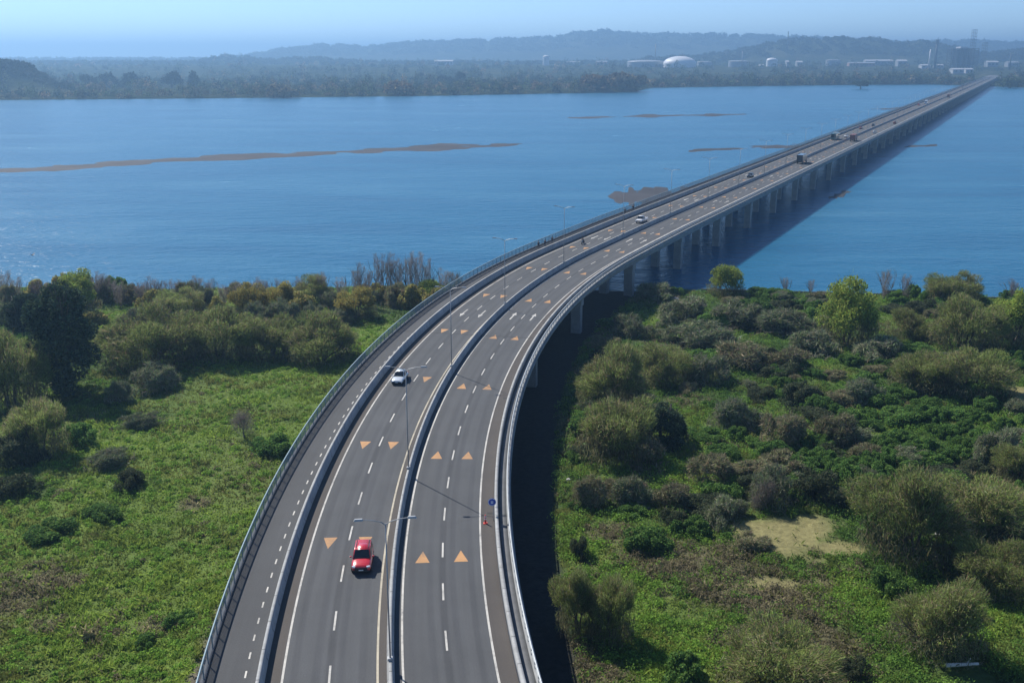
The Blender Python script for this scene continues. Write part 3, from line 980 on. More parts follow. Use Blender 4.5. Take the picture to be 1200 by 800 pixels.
def bush(kind, var, x, y, w, h, label, group=None, cat='bush'):
    key = (kind, var)
    if key not in PROTO: PROTO[key] = make_bush(kind, 300 + 13 * var + len(kind))
    me, W, Hh = PROTO[key]
    o = bpy.data.objects.new(NAMES[kind], me); COL.objects.link(o)
    o.location = (x, y, float(gz([x], [y])[0]) - .05); o.rotation_euler = (0, 0, RNG.uniform(0, 6.28)); o.scale = (w / W * RNG.uniform(.9, 1.25), w / W * RNG.uniform(.65, .95), h / Hh)
    return tag(o, label, cat, group)


def bush_px(kind, var, px, py, wpx, hpx, label, group=None):
    x, y = at(px, py, -6.1); s = scale_at(py, -6.1)
    return bush(kind, var, x, y, wpx / s, hpx / (s * .95), label, group)


# --- left bank
tree('evergreen', 0, 80, 458, 98, 118, 'big dense dark evergreen tree standing alone beside the left meadow')
tree('willow', 0, 176, 424, 118, 62, 'broad olive willow right beside the big dark evergreen tree')
tree('willow', 1, 258, 420, 84, 54, 'grey-brown round willow, second from the dark evergreen in its row')
tree('willow', 2, 316, 416, 76, 48, 'olive willow between two others in the row behind the left meadow')
tree('willow', 3, 378, 420, 92, 50, 'wide low willow nearest the bridge in the row behind the left meadow')
tree('willow', 1, 14, 476, 84, 84, 'pale olive willow at the left frame edge beside the dark evergreen')
tree('willow', 2, 46, 532, 74, 70, 'grey-green willow in front of the big dark evergreen tree')
tree('bare_small', 0, 286, 512, 50, 56, 'small leafless tree standing alone in the left green meadow')
tree('green', 0, 92, 372, 56, 50, 'yellow-green leafy tree rising behind the big dark evergreen')
tree('evergreen', 1, 30, 384, 56, 38, 'short dark evergreen tree behind the left edge, nearer the river')
tree('yellow', 0, 296, 368, 44, 36, 'yellow budding tree in the riverside thicket behind the willow row')
tree('yellow', 1, 336, 366, 34, 36, 'small ochre budding tree right of the yellow one in the riverside thicket')
tree('willow', 3, 366, 356, 50, 30, 'small grey-brown round tree on the left river bank behind the willow row')
tree('green', 1, 505, 352, 52, 24, 'low yellow-green tree touching the bridge railing by the river')
tree('yellow', 1, 418, 372, 50, 34, 'low ochre budding tree near the bridge in the left riverside thicket')
tree('willow', 0, 216, 372, 60, 34, 'olive willow behind the row, in the middle of the left riverside thicket')
for i, (px, top, w) in enumerate([(8, 318, 20), (22, 317, 18), (44, 322, 18), (116, 314, 20), (126, 320, 16), (140, 322, 18), (166, 324, 18), (178, 320, 22), (192, 328, 16),
                                  (232, 324, 20), (262, 325, 16), (300, 320, 22), (310, 324, 16), (352, 324, 16), (400, 316, 18), (62, 324, 18), (82, 322, 16), (206, 326, 18), (246, 327, 16), (282, 322, 18), (330, 322, 16), (378, 318, 18), (420, 308, 18), (432, 306, 16)]):
    tree('bare_tall', i % 4, px, 352 + (i * 7) % 9, w, 352 - top, 'thin leafless tree in the thicket along the left river bank', 'leafless trees along the left river bank')
for i, (px, top, w) in enumerate([(446, 300, 18), (458, 298, 16), (468, 303, 16), (480, 300, 14), (490, 297, 20), (501, 304, 14), (520, 316, 20), (532, 320, 16)]):
    tree('bare_tall', (i + 1) % 4, px, 350, w, 352 - top, 'slender upright leafless tree in the clump by the bridge and the river', 'upright leafless trees in the clump beside the bridge')

bl = 'low leafless grey-brown bush in the thicket along the left river bank'
gl_ = 'bushes in the thicket along the left river bank'
for px in np.arange(-20, 545, 17):
    py = 350 + RNG.uniform(-3, 34) * (1 if px < 440 else .35)
    k = ['grey_thicket', 'brown_thicket', 'grey_thicket', 'yellow_bush', 'bramble'][int(RNG.integers(0, 5))]
    lb = {'grey_thicket': bl, 'brown_thicket': 'low brown twiggy bush in the thicket along the left river bank', 'yellow_bush': 'low yellowish bush in the thicket along the left river bank',
          'bramble': 'low dark green bush in the thicket along the left river bank'}[k]
    bush_px(k, int(RNG.integers(0, 3)), px + RNG.uniform(-6, 6), py, RNG.uniform(28, 50), RNG.uniform(16, 30), lb, gl_ + ', ' + NAMES[k].replace('_', ' '))
for i, (px, py, w, h, k, lb) in enumerate([
        (22, 578, 58, 24, 'dark_shrub', 'dark rounded shrub at the left edge of the green meadow'),
        (152, 570, 48, 18, 'dark_shrub', 'dark squat shrub standing in the middle of the left meadow'),
        (165, 498, 50, 15, 'grey_thicket', 'grey low bush right of the evergreen in the left meadow'),
        (130, 545, 60, 18, 'grey_thicket', 'greyish bush behind the dark squat shrub in the left meadow'),
        (320, 528, 56, 20, 'bramble', 'green bush just right of the small leafless meadow tree'),
        (180, 455, 70, 30, 'grey_thicket', 'grey thicket at the foot of the broad olive willow'),
        (140, 470, 40, 24, 'grey_thicket', 'grey bush at the right foot of the big dark evergreen'),
        (95, 520, 46, 26, 'bramble', 'green bush in front of the big dark evergreen'),
        (15, 545, 50, 40, 'dark_shrub', 'tall dark bush at the left frame edge behind the rounded shrub'),
        (106, 752, 22, 12, 'dark_shrub', 'tiny dark shrub in the lower left meadow'),
        (170, 755, 36, 12, 'bramble', 'small blue-green bush in the lower left meadow'),
        (215, 730, 44, 14, 'bramble', 'leafy bush in the meadow beside the dirt strip'),
        (120, 605, 60, 13, 'bramble', 'long low hedge-like bush crossing the left meadow, part nearest the bridge'),
        (60, 625, 70, 14, 'bramble', 'long low hedge-like bush crossing the left meadow, part nearest the frame edge')]):
    bush_px(k, i % 3, px, py, w, h, lb)

# --- right bank
tree('green', 0, 850, 345, 46, 34, 'bright yellow-green tree on the river edge right of the bridge')
tree('green', 1, 992, 402, 70, 76, 'tall bright green willow standing highest in the right thicket')
tree('green', 2, 1184, 405, 66, 70, 'bright green tree at the right frame edge near the river')
tree('willow', 0, 1118, 354, 62, 34, 'grey-brown round tree on the right river bank')
tree('willow', 3, 1066, 396, 56, 32, 'small olive willow right of the tall bright green willow')
tree('willow', 1, 1128, 408, 84, 58, 'olive-brown willow left of the bright green tree at the right edge')
tree('willow', 2, 1080, 455, 80, 48, 'yellowish olive willow in the middle of the right thicket, left of its pair')
tree('willow', 0, 1140, 460, 92, 52, 'yellowish olive willow in the middle of the right thicket, right of its pair')
tree('willow', 3, 716, 474, 84, 66, 'brown twiggy willow leaning over the dark ground beside the bridge')
tree('willow', 2, 722, 536, 96, 76, 'big rounded olive willow beside the dark ground by the bridge')
tree('evergreen', 2, 776, 520, 70, 50, 'dark bushy tree right of the big rounded willow by the bridge')
tree('willow', 1, 776, 448, 70, 44, 'brown twiggy willow behind the dark bushy tree on the right')
tree('willow', 1, 677, 738, 54, 80, 'left of the two slim willows standing together by the bridge')
tree('willow', 2, 716, 748, 56, 86, 'right of the two slim willows standing together by the bridge')
tree('willow', 1, 1066, 648, 122, 104, 'large domed brown willow beside the sandy clearing')
tree('willow', 2, 1150, 620, 120, 70, 'wide olive willow behind the domed one at the right edge')
tree('willow', 0, 1170, 690, 100, 62, 'olive-brown willow at the right edge in front of the wide one')
tree('willow', 3, 1096, 758, 112, 84, 'brown round willow in the lower right above the white log')
tree('willow', 1, 1192, 562, 60, 40, 'small brown willow at the right edge beside the pale rubble')
tree('willow', 2, 912, 812, 150, 76, 'dark spreading willow cut by the bottom edge on the right')
for i, (px, py, h, w) in enumerate([(1036, 352, 36, 16), (1060, 350, 28, 14), (1186, 350, 24, 14), (920, 344, 20, 10), (950, 344, 16, 9)]):
    tree('bare_tall', i % 4, px, py, w, h, 'thin leafless tree on the right river bank', 'leafless trees along the right river bank')
tree('bare_small', 0, 738, 458, 44, 62, 'tall leafless tree sticking out of the brown thicket beside the bridge')
tree('bare_small', 1, 900, 600, 40, 60, 'leafless little tree behind the sandy clearing')

for i, (px, py, w, h, k, lb) in enumerate([
        (770, 352, 60, 20, 'grey_thicket', 'grey leafless bush at the river end of the right thicket'),
        (800, 372, 80, 24, 'grey_thicket', 'wide grey leafless bush behind the green patch near the river'),
        (860, 378, 90, 26, 'grey_thicket', 'wide grey leafless bush below the yellow-green riverside tree'),
        (920, 388, 80, 26, 'grey_thicket', 'grey bush left of the tall bright green willow'),
        (740, 392, 60, 26, 'grey_thicket', 'grey bush beside the dark ground near the river'),
        (820, 402, 90, 26, 'grey_thicket', 'long grey bush in the middle of the right thicket near the river'),
        (955, 412, 70, 24, 'grey_thicket', 'grey bush at the foot of the tall bright green willow'),
        (1030, 418, 70, 24, 'grey_thicket', 'grey bush right below the tall bright green willow'),
        (870, 428, 70, 28, 'brown_thicket', 'reddish brown bush in the middle of the right thicket'),
        (930, 432, 60, 24, 'brown_thicket', 'brown bush right of the reddish one in the right thicket'),
        (830, 446, 60, 34, 'grey_thicket', 'dark grey bush left of the reddish brown one'),
        (935, 470, 50, 26, 'dark_shrub', 'dark bush in the bramble field right of the green patch'),
        (860, 500, 60, 34, 'grey_thicket', 'grey bush above the green patch beside the domed willows'),
        (915, 520, 60, 40, 'brown_thicket', 'brown twiggy bush in the centre of the right bramble field'),
        (980, 520, 60, 34, 'brown_thicket', 'brown twiggy bush right of centre in the bramble field'),
        (1010, 470, 60, 26, 'grey_thicket', 'grey bush below the yellowish willow pair'),
        (1165, 540, 70, 40, 'grey_thicket', 'grey leafless bush beside the pale rubble'),
        (690, 590, 54, 34, 'brown_thicket', 'brown bush at the edge of the dark ground below the rounded willow'),
        (740, 588, 60, 32, 'grey_thicket', 'grey-green bush below the rounded willow by the bridge'),
        (845, 612, 54, 34, 'grey_thicket', 'grey bush just right of the small pool'),
        (905, 590, 60, 46, 'grey_thicket', 'tall grey bush behind the sandy clearing'),
        (960, 590, 60, 44, 'dark_shrub', 'dark bush between the sandy clearing and the domed willow'),
        (790, 612, 40, 22, 'dark_shrub', 'dark bush just left of the small pool'),
        (680, 650, 30, 24, 'dark_shrub', 'dark little bush at the edge of the dark ground above the slim willows'),
        (760, 545, 60, 30, 'brown_thicket', 'brown bush in front of the dark bushy tree by the bridge'),
        (830, 560, 60, 30, 'brown_thicket', 'brown bush in the green patch near the bridge'),
        (1040, 690, 50, 26, 'bramble', 'leafy bush below the large domed willow'),
        (1000, 790, 40, 24, 'dark_shrub', 'dark bush right of the spreading willow at the bottom'),
        (880, 640, 50, 16, 'brown_thicket', 'low brown bush on the edge of the sandy clearing'),
        (800, 800, 60, 34, 'bramble', 'green bush left of the spreading willow at the bottom'),
        (1140, 690, 40, 20, 'bramble', 'leafy bush between the two right-edge willows'),
        (1120, 350, 50, 12, 'bramble', 'low green bush at the foot of the round tree on the river bank')]):
    bush_px(k, i % 3, px, py, w, h, lb)
# tangled low growth filling the right bank between the named plants
rng_t = np.random.default_rng(77); cnt = 0
while cnt < 170:
    px, py = rng_t.uniform(668, 1215), 345 + 300 * rng_t.random() ** 1.6
    x, y = at(px, py, -6.1); la = float(lateral([x], [y])[0])
    if la < float(right_edge(y)) + .8 or oval(np.array([x]), np.array([y]), SANDY)[0] > .1 or oval(np.array([x]), np.array([y]), BRIGHT)[0] > .5: continue
    k = ['grey_thicket', 'bramble', 'brown_thicket', 'dark_shrub', 'bramble'][int(rng_t.integers(0, 5))]
    w = rng_t.uniform(3.0, 7.5)
    lb = {'grey_thicket': 'low grey leafless bush in the tangle right of the bridge', 'brown_thicket': 'low brown twiggy bush in the tangle right of the bridge',
          'dark_shrub': 'low dark shrub in the tangle right of the bridge', 'bramble': 'low leafy green bush in the tangle right of the bridge'}[k]
    bush(k, int(rng_t.integers(0, 3)), x, y, w, w * rng_t.uniform(.22, .42), lb, 'tangle right of the bridge, ' + NAMES[k].replace('_', ' ')); cnt += 1

# bramble field of rounded mounds
lbm = 'rounded dark green bramble mound in the field right of the bridge'
cnt = 0
while cnt < 150:
    px, py = RNG.uniform(690, 1215), RNG.uniform(345, 640)
    dens = 1.0 if (px > 900 and 420 < py < 560) or (py < 375 and px > 860) else .16
    if RNG.random() > dens: continue
    x, y = at(px, py, -6.1)
    la = float(lateral([x], [y])[0])
    if la < float(right_edge(y)) + 1.5 or oval(np.array([x]), np.array([y]), SANDY)[0] > .2: continue
    w = RNG.uniform(2.2, 5.0)
    bush('bramble', int(RNG.integers(0, 3)), x, y, w, w * RNG.uniform(.42, .62), lbm, 'bramble mounds in the right field'); cnt += 1

# --- ground cover (nobody could count it)
def scatter(n, seed):
    rng = np.random.default_rng(seed)
    # even in the strip the marsh occupies, denser towards the near end
    y = 70 + (238 - 70) * rng.random(n) ** 1.25
    x = (rng.random(n) * 2 - 1) * (.60 * y + 14)
    lat = lateral(x, y)
    sh = np.interp(x, SHX, SHY) - 1.0
    br, de, sa, ba = cover(x, y, lat)
    k = (y < sh) & (ba < .62)
    return rng, x[k], y[k], lat[k], br[k], de[k], sa[k]


rng, x, y, lat, br, de, sa = scatter(200000, 21)
k = rng.random(len(x)) > smooth(.1, .6, sa) * .97
x, y, lat, br, de, sa = [q[k] for q in (x, y, lat, br, de, sa)]
lx_, ly_ = at(1128, 786, -6.1); k = np.hypot(x - lx_, y - ly_) > 2.6
x, y, lat, br, de, sa = [q[k] for q in (x, y, lat, br, de, sa)]
z = gz(x, y, lat)
parts = []
for rep in range(3):
    n = len(x)
    h = (.20 + .28 * rng.random(n)) * (.8 + 1.6 * smooth(.5, .72, fbm(x / 2.6, y / 2.6, 3)))
    C = np.stack([x + rng.normal(size=n) * .18, y + rng.normal(size=n) * .18, z + h * .35], 1)
    c = (np.array([.058, .098, .026]) + (np.array([.150, .205, .038]) - np.array([.058, .098, .026])) * (br * (.7 + .6 * rng.random(n)))[:, None])
    ol = smooth(.42, .66, fbm(x / 7 + 50, y / 7 + 13, 4))[:, None] * .75
    c = c + (np.array([.118, .120, .038]) - c) * ol
    dk = (rng.random(n) < de * .85)
    c[dk] = np.array([.150, .130, .076]) * (1 + .25 * rng.normal(size=(dk.sum(), 1)))
    c = (c * (.45 + 1.1 * fbm(x / 2.4 + 9, y / 2.4, 4))[:, None] * (1 + .22 * rng.normal(size=(n, 1)).clip(-2, 2))).clip(.006, .5)
    d = np.stack([rng.normal(size=n) * .7, rng.normal(size=n) * .7, np.full(n, .8)], 1)
    parts.append(quads(C, d, h, (.07 + .14 * rng.random(n)), c, rng))
V, F, T = join(parts)
tag(link('grass', mesh_np('grass', V, F, tint=T), M['leaf']), 'bright green marsh grass and weeds covering the ground on both sides', 'grass', kind='stuff')

# low leafy weeds in little humps
rng, x, y, lat, br, de, sa = scatter(24000, 22)
hump = fbm(x / 6 + 31, y / 6 + 77, 3)
k = (np.hypot(x - lx_, y - ly_) > 2.8) & (rng.random(len(x)) < np.where(lat > 0, .95, .5) * smooth(.36, .54, hump) + np.where(lat > 0, .30, .22)) & (sa < .3)
x, y, lat, br, de = [q[k] for q in (x, y, lat, br, de)]
z = gz(x, y, lat); n0 = len(x)
r = rng.uniform(.40, 1.25, n0) * np.where(lat > 0, 1.05, .62)
pn = 62
i = np.repeat(np.arange(n0), pn)
u = unit(rng.normal(size=(len(i), 3)) + np.array([0, 0, .5])); u[:, 2] = np.abs(u[:, 2])
C = np.stack([x[i], y[i], z[i]], 1) + u * (r[i] * (.6 + .45 * rng.random(len(i))))[:, None] * np.array([1, 1, .8])
kind_d = (rng.random(n0) < de * .9)
base = np.where(kind_d[:, None], np.array([.140, .122, .074]), np.array([.062, .122, .030]) + np.array([.080, .115, .010]) * (rng.random((n0, 1)) * .6 + .6 * br[:, None]))
c = (base[i] * (1 + .25 * rng.normal(size=(len(i), 1)).clip(-2, 2))).clip(.006, .5)
V, F, T = quads(C, u * .3 + rng.normal(size=(len(i), 3)) * .7, rng.uniform(.12, .32, len(i)), rng.uniform(.08, .20, len(i)), c, rng)
tag(link('undergrowth', mesh_np('undergrowth', V, F, tint=T), M['leaf']), 'low leafy weeds and brambles in humps over the marsh', 'undergrowth', kind='stuff')

# low dark strip along the right river edge
xs = np.linspace(44, 210, 60); ys = np.interp(xs, SHX, SHY) - .5
V = []
for xx, yy in zip(xs, ys):
    V += [(xx, yy - .25, -7.6), (xx, yy - .25, -5.75), (xx, yy + .25, -5.75), (xx, yy + .25, -7.6)]
F = [(i * 4 + j, i * 4 + j + 1, i * 4 + 5 + j, i * 4 + 4 + j) for i in range(59) for j in range(3)]
tag(link('river_edge_strip', mesh_np('river_edge_strip', V, F), M['industry']), 'low dark strip along the right river edge', 'wall')


def rock(px, py, s, label):
    rng = np.random.default_rng(int(px * 7 + py)); bm = bmesh.new()
    bmesh.ops.create_icosphere(bm, subdivisions=2, radius=s)
    for v_ in bm.verts:
        v_.co *= 1 + .35 * (rng.random() - .5); v_.co.z *= .6
    x, y = at(px, py, -6.1)
    o = link('rubble_block', bm_mesh(bm, 'rubble_block'), M['rock'])
    o.location = (x, y, float(gz([x], [y])[0]) + s * .35)
    tag(o, label, 'rock', 'pale rubble blocks among the right brambles')


lr = 'pale rubble block in the heap among the brambles at the right'
for px, py, s in ((1092, 548, .55), (1100, 546, .45), (1086, 551, .5), (1114, 553, .5), (1136, 534, .6), (1145, 536, .55), (1152, 532, .7), (1140, 540, .5), (1160, 538, .5), (1148, 542, .45), (1186, 556, .5), (1193, 552, .5)):
    rock(px, py, s, lr)
rock(1099, 628, .45, 'pale block lying under the large domed willow')
rock(792, 352, .7, 'pale boulder at the foot of a bridge pier by the river')
rock(666, 562, .3, 'small white block on the edge of the dark ground by the bridge')
rock(944, 362, .35, 'small white block among the brambles left of the tall green willow')
bm = bmesh.new(); bm_tube(bm, (-1.5, 0, .25), (1.4, .15, .30), .19, .12, 9); bm_tube(bm, (.3, .05, .3), (.9, .7, .5), .09, .05, 6)
x, y = at(1128, 786, -6.1)
o = link('fallen_log', bm_mesh(bm, 'fallen_log'), M['log']); o.location = (x, y, float(gz([x], [y])[0]) + .55)
tag(o, 'bleached white log lying on the grass below the lower right willow', 'log')

# --- far wood
def far_blob(n, rng, r=1.0, h=1.0):
    u = unit(rng.normal(size=(n, 3)) + np.array([0, 0, .35])); u[:, 2] = np.abs(u[:, 2]) - .15
    lob = 1 + .25 * np.sin(u[:, 0] * 5 + rng.uniform(0, 6)) * np.cos(u[:, 1] * 6 + rng.uniform(0, 6))
    return u * (lob * (.6 + .42 * rng.random(n)))[:, None] + np.array([0, 0, .15])


FAR_COL = np.array([(.085, .090, .040), (.125, .100, .055), (.045, .062, .030), (.16, .115, .062), (.070, .088, .034), (.026, .038, .022)])


def far_field(name, n, dmin, dmax, seed, pw, label, pn=84, gap=0):
    rng = np.random.default_rng(seed)
    a = rng.uniform(-.62, .62, n)
    sh = np.interp(a, A_S, D_S)
    t = rng.random(n) ** pw
    D = np.maximum(sh + 8, dmin) + t * (dmax - np.maximum(sh + 8, dmin))
    bx, by, _, _ = line_at(np.full(1, 2000.0))
    # keep the road clear
    xx = a * D
    lx, ly = np.interp(D, _Y, _X), D
    k = (np.abs(xx - lx) > 26) | (D > 2900)
    a, D, xx = a[k], D[k], xx[k]; n = len(a)
    z = far_z(a, D)
    dens = fbm(a * 40 + 7, D / 150, 3)
    k = (z > -6.5) & ((D < np.interp(a, A_S, D_S) + 140) | (dens > .40))
    a, D, xx, z = a[k], D[k], xx[k], z[k]; n = len(a)
    r = rng.uniform(4.0, 7.5, n) * (1 + (D - 1400) / 4200.0)
    hh = rng.uniform(5.0, 10.5, n) * (1 + .25 * (D > 1700)) * (1 + .8 * (fbm(a * 70, D / 80 + 3, 2) > .6))
    pro = [far_blob(pn, rng) for _ in range(12)]
    P = np.stack(pro)[rng.integers(0, 12, n)]
    C = P * np.stack([r, r, hh], -1)[:, None, :] + np.stack([xx, D, z], -1)[:, None, :]
    C = C.reshape(-1, 3)
    ci = rng.choice(6, n, p=[.24, .2, .2, .08, .18, .10])
    dk = (D > 1750) & (rng.random(n) < .45); ci[dk] = np.where(rng.random(dk.sum()) < .5, 2, 5)
    col = np.repeat(FAR_COL[ci] * (1 + .30 * rng.normal(size=(n, 1)).clip(-2, 2)), pn, 0)
    col = (col * (1 + .3 * rng.normal(size=(len(col), 1)).clip(-1.8, 1.8))).clip(.008, .4)
    sz = np.repeat(r, pn) * rng.uniform(.22, .46, len(C))
    V, F, T = quads(C, rng.normal(size=C.shape), sz, sz * .8, col, rng)
    return tag(link(name, mesh_np(name, V, F, tint=T), M['needle']), label, 'woodland', kind='stuff')


far_field('woodland', 3600, 0, 2150, 31, 1.25, 'hazy mixed wood along the far river bank')
far_field('forest', 3600, 1900, 5000, 32, 1.5, 'distant dark wood stretching behind the far bank to the hills', 70)
# tree cover that roughens the ridges
rng = np.random.default_rng(33)
parts = []
for (ra, rz, rD, sig), n, sz0 in ((RIDGES[0], 1500, 26), (RIDGES[1], 1500, 15), (RIDGES[2], 260, 8)):
    a = rng.uniform(-.60, .60, n) if rD > 2000 else rng.uniform(-.62, -.41, n)
    D = rD + rng.uniform(-1.0, .25, n) * sig * .8
    z = far_z(a, D)
    k = z > -3; a, D, z = a[k], D[k], z[k]; n = len(a)
    r = sz0 * rng.uniform(.6, 1.2, n)
    P = np.stack([far_blob(60, rng) for _ in range(8)])[rng.integers(0, 8, n)]
    C = (P * np.stack([r, r, r * .75], -1)[:, None, :] + np.stack([a * D, D, z], -1)[:, None, :]).reshape(-1, 3)
    col = np.repeat(np.array([(.03, .042, .024), (.045, .055, .028), (.055, .055, .032)])[rng.integers(0, 3, n)], 60, 0)
    s_ = np.repeat(r, 60) * .42
    parts.append(quads(C, rng.normal(size=C.shape), s_, s_ * .8, col, rng))
V, F, T = join(parts)
tag(link('hill_woods', mesh_np('hill_woods', V, F, tint=T), M['needle']), 'hazy woods covering the distant hills', 'woodland', kind='stuff')


def far_tree(px, py, D, wpx, hpx, ci, label, group=None, nm='tree'):
    """a tree on the far bank, big enough to be told apart"""
    rng = np.random.default_rng(int(px * 3 + py)); a = (px - 600) / 1246.0
    ppm = FOC / D * .97
    w, h = wpx / ppm, hpx / ppm
    z = float(far_z(np.array([a]), np.array([float(D)]))[0]); z = max(z, WATER + .2)
    e = tag(empty(nm, (a * D, D, z)), label, 'tree', group)
    bm = bmesh.new(); bm_tube(bm, (0, 0, -1), (0, 0, h * .5), w * .05, w * .03, 6)
    link('trunk', bm_mesh(bm, 'trunk'), M['bark'], e)
    C = []
    for k in range(7):
        C.append(far_blob(150, rng) * np.array([w * .32, w * .32, h * .42]) + np.array([rng.uniform(-.28, .28) * w, rng.uniform(-.28, .28) * w, h * rng.uniform(.12, .55)]))
    C = np.concatenate(C)
    col = (FAR_COL[ci] * (1 + .3 * rng.normal(size=(len(C), 1)).clip(-1.8, 1.8))).clip(.008, .4)
    V, F, T = quads(C, rng.normal(size=C.shape), np.full(len(C), w * .12), np.full(len(C), w * .10), col, rng)
    link('crown', mesh_np('crown', V, F, tint=T), M['needle'], e)


far_tree(1012, 108, 1780, 16, 9, 2, 'dark bush on a tiny islet in the river near the far bank', nm='islet_tree')
far_tree(1188, 104, 1830, 26, 12, 4, 'green-brown tree at the far shore right of the bridge end', nm='far_tree')
for i, (px, D, w, h, ci, lb) in enumerate([
        (10, 1600, 40, 13, 5, 'big dark tree on the knoll of the far bank at the left edge'),
        (100, 1780, 20, 16, 5, 'dark tree of the far bank right of the knoll, first of its row'),
        (124, 1790, 22, 17, 5, 'dark tree of the far bank right of the knoll, second of its row'),
        (150, 1790, 24, 18, 5, 'dark tree of the far bank right of the knoll, third of its row'),
        (198, 1780, 24, 20, 5, 'pair-leading dark tree of the far bank left of the distant hill'),
        (226, 1790, 16, 19, 5, 'narrow dark tree of the far bank just left of the distant hill'),
        (493, 2300, 8, 9, 5, 'small lone dark tree on the far plain below the long hill'),
        (538, 2000, 14, 14, 5, 'tall dark tree standing above the far bank wood in the middle'),
        (522, 1990, 16, 10, 5, 'dark tree just left of the tall one above the far bank wood'),
        (735, 1640, 44, 18, 1, 'reddish brown willow on the point of the far bank'),
        (700, 1620, 34, 16, 3, 'orange-brown willow left of the point of the far bank'),
        (470, 1470, 34, 15, 3, 'orange-brown willow on the far shore in the middle'),
        (330, 1400, 36, 15, 1, 'brown willow on the far shore below the first hill')]):
    far_tree(px, 100, D, w, h, ci, lb, nm='far_tree')

# ------------------------------------------------------------------ works on the far bank
def far_pos(px, D):
    a = (px - 600) / 1246.0
    return a * D, D, float(far_z(np.array([a]), np.array([float(D)]))[0]) - .5


def tank(px, D, wpx, ytop, mat, dome, label, group=None):
    x, y, z = far_pos(px, D); r = wpx / (FOC / D * .97) / 2; zt = z_of(ytop, D); h = max(4, zt - z)
    e = tag(empty('storage_tank', (x, y, z)), label, 'storage tank', group)
    rise = r * .45 if dome else r * .10
    bm = bmesh.new(); bm_tube(bm, (0, 0, 0), (0, 0, h - rise), r, r, 32); link('shell', bm_mesh(bm, 'shell'), mat, e)
    bm = bmesh.new(); n = 32; prev = None
    for k in range(7):
        t = k / 6 * math.pi / 2
        if k == 6:
            v_ = bm.verts.new((0, 0, h)); [bm.faces.new((prev[i], prev[(i + 1) % n], v_)) for i in range(n)]; break
        ring = [bm.verts.new((r * 1.01 * math.cos(t) * math.cos(6.2832 * i / n), r * 1.01 * math.cos(t) * math.sin(6.2832 * i / n), h - rise + .05 + rise * math.sin(t))) for i in range(n)]
        if prev: [bm.faces.new((prev[i], prev[(i + 1) % n], ring[(i + 1) % n], ring[i])) for i in range(n)]
        prev = ring
    link('roof', bm_mesh(bm, 'roof', True), mat, e)
    bm = bmesh.new()
    for i in range(24):
        a = 6.2832 * i / 24; b2 = 6.2832 * (i + 1) / 24; zz = h - rise + 1.0
        bm_tube(bm, (r * math.cos(a), r * math.sin(a), zz), (r * math.cos(b2), r * math.sin(b2), zz), .18, .18, 4)
        bm_tube(bm, (r * math.cos(a), r * math.sin(a), zz - 1.1), (r * math.cos(a), r * math.sin(a), zz), .12, .12, 4)
    link('handrail', bm_mesh(bm, 'handrail'), M['steel'], e)


tank(797, 3000, 36, 66, M['tank_white'], True, 'white domed storage tank, the largest and brightest on the far bank')
tank(757, 3050, 40, 70.5, M['tank_grey'], False, 'long flat grey-white tank just left of the white domed tank')
tank(866, 3050, 22, 71, M['tank_grey'], False, 'pale flat tank right of the white domed tank')
tank(905, 3100, 12, 68, M['tank_white'], True, 'small pale domed tank in the middle of the far works')
tank(826, 3150, 16, 72, M['tank_grey'], False, 'dull flat tank tucked beside the white domed tank')
tank(977, 3200, 16, 70, M['tank_grey'], False, 'pale tank below the dark ridge left of the refinery')
tank(640, 3300, 7, 65, M['tank_white'], True, 'small pale water tank far left of the white domed tank')


def shed(px, D, wpx, ytop, wall, roof, label, deep=30, group=None):
    x, y, z = far_pos(px, D); w = wpx / (FOC / D * .97); h = max(4, z_of(ytop, D) - z); eav = h * .78
    e = tag(empty('industrial_shed', (x, y, z)), label, 'building', group)
    bm = bmesh.new(); bm_box(bm, (0, 0, eav / 2), (w, deep, eav)); link('wall', bm_mesh(bm, 'wall'), wall, e)
    bm = bmesh.new(); vs = []
    for yy in (-deep / 2 - .6, 0, deep / 2 + .6):
        zz = h if yy == 0 else eav + .05
        vs.append([bm.verts.new((-w / 2 - .6, yy, zz)), bm.verts.new((w / 2 + .6, yy, zz))])
    for a, b2 in zip(vs, vs[1:]): bm.faces.new((a[0], a[1], b2[1], b2[0]))
    bm.faces.new((vs[0][0], vs[1][0], vs[2][0])); bm.faces.new((vs[2][1], vs[1][1], vs[0][1]))
    link('roof', bm_mesh(bm, 'roof'), roof, e)
    n = max(2, int(w / 9))
    for k in range(min(n, 12)):
        bm = bmesh.new(); bm_box(bm, (-w / 2 + (k + .5) * w / n, -deep / 2 - .03, eav * .6), (w / n * .55, .1, eav * .25))
        link('window', bm_mesh(bm, 'window'), M['window_dark'], e)


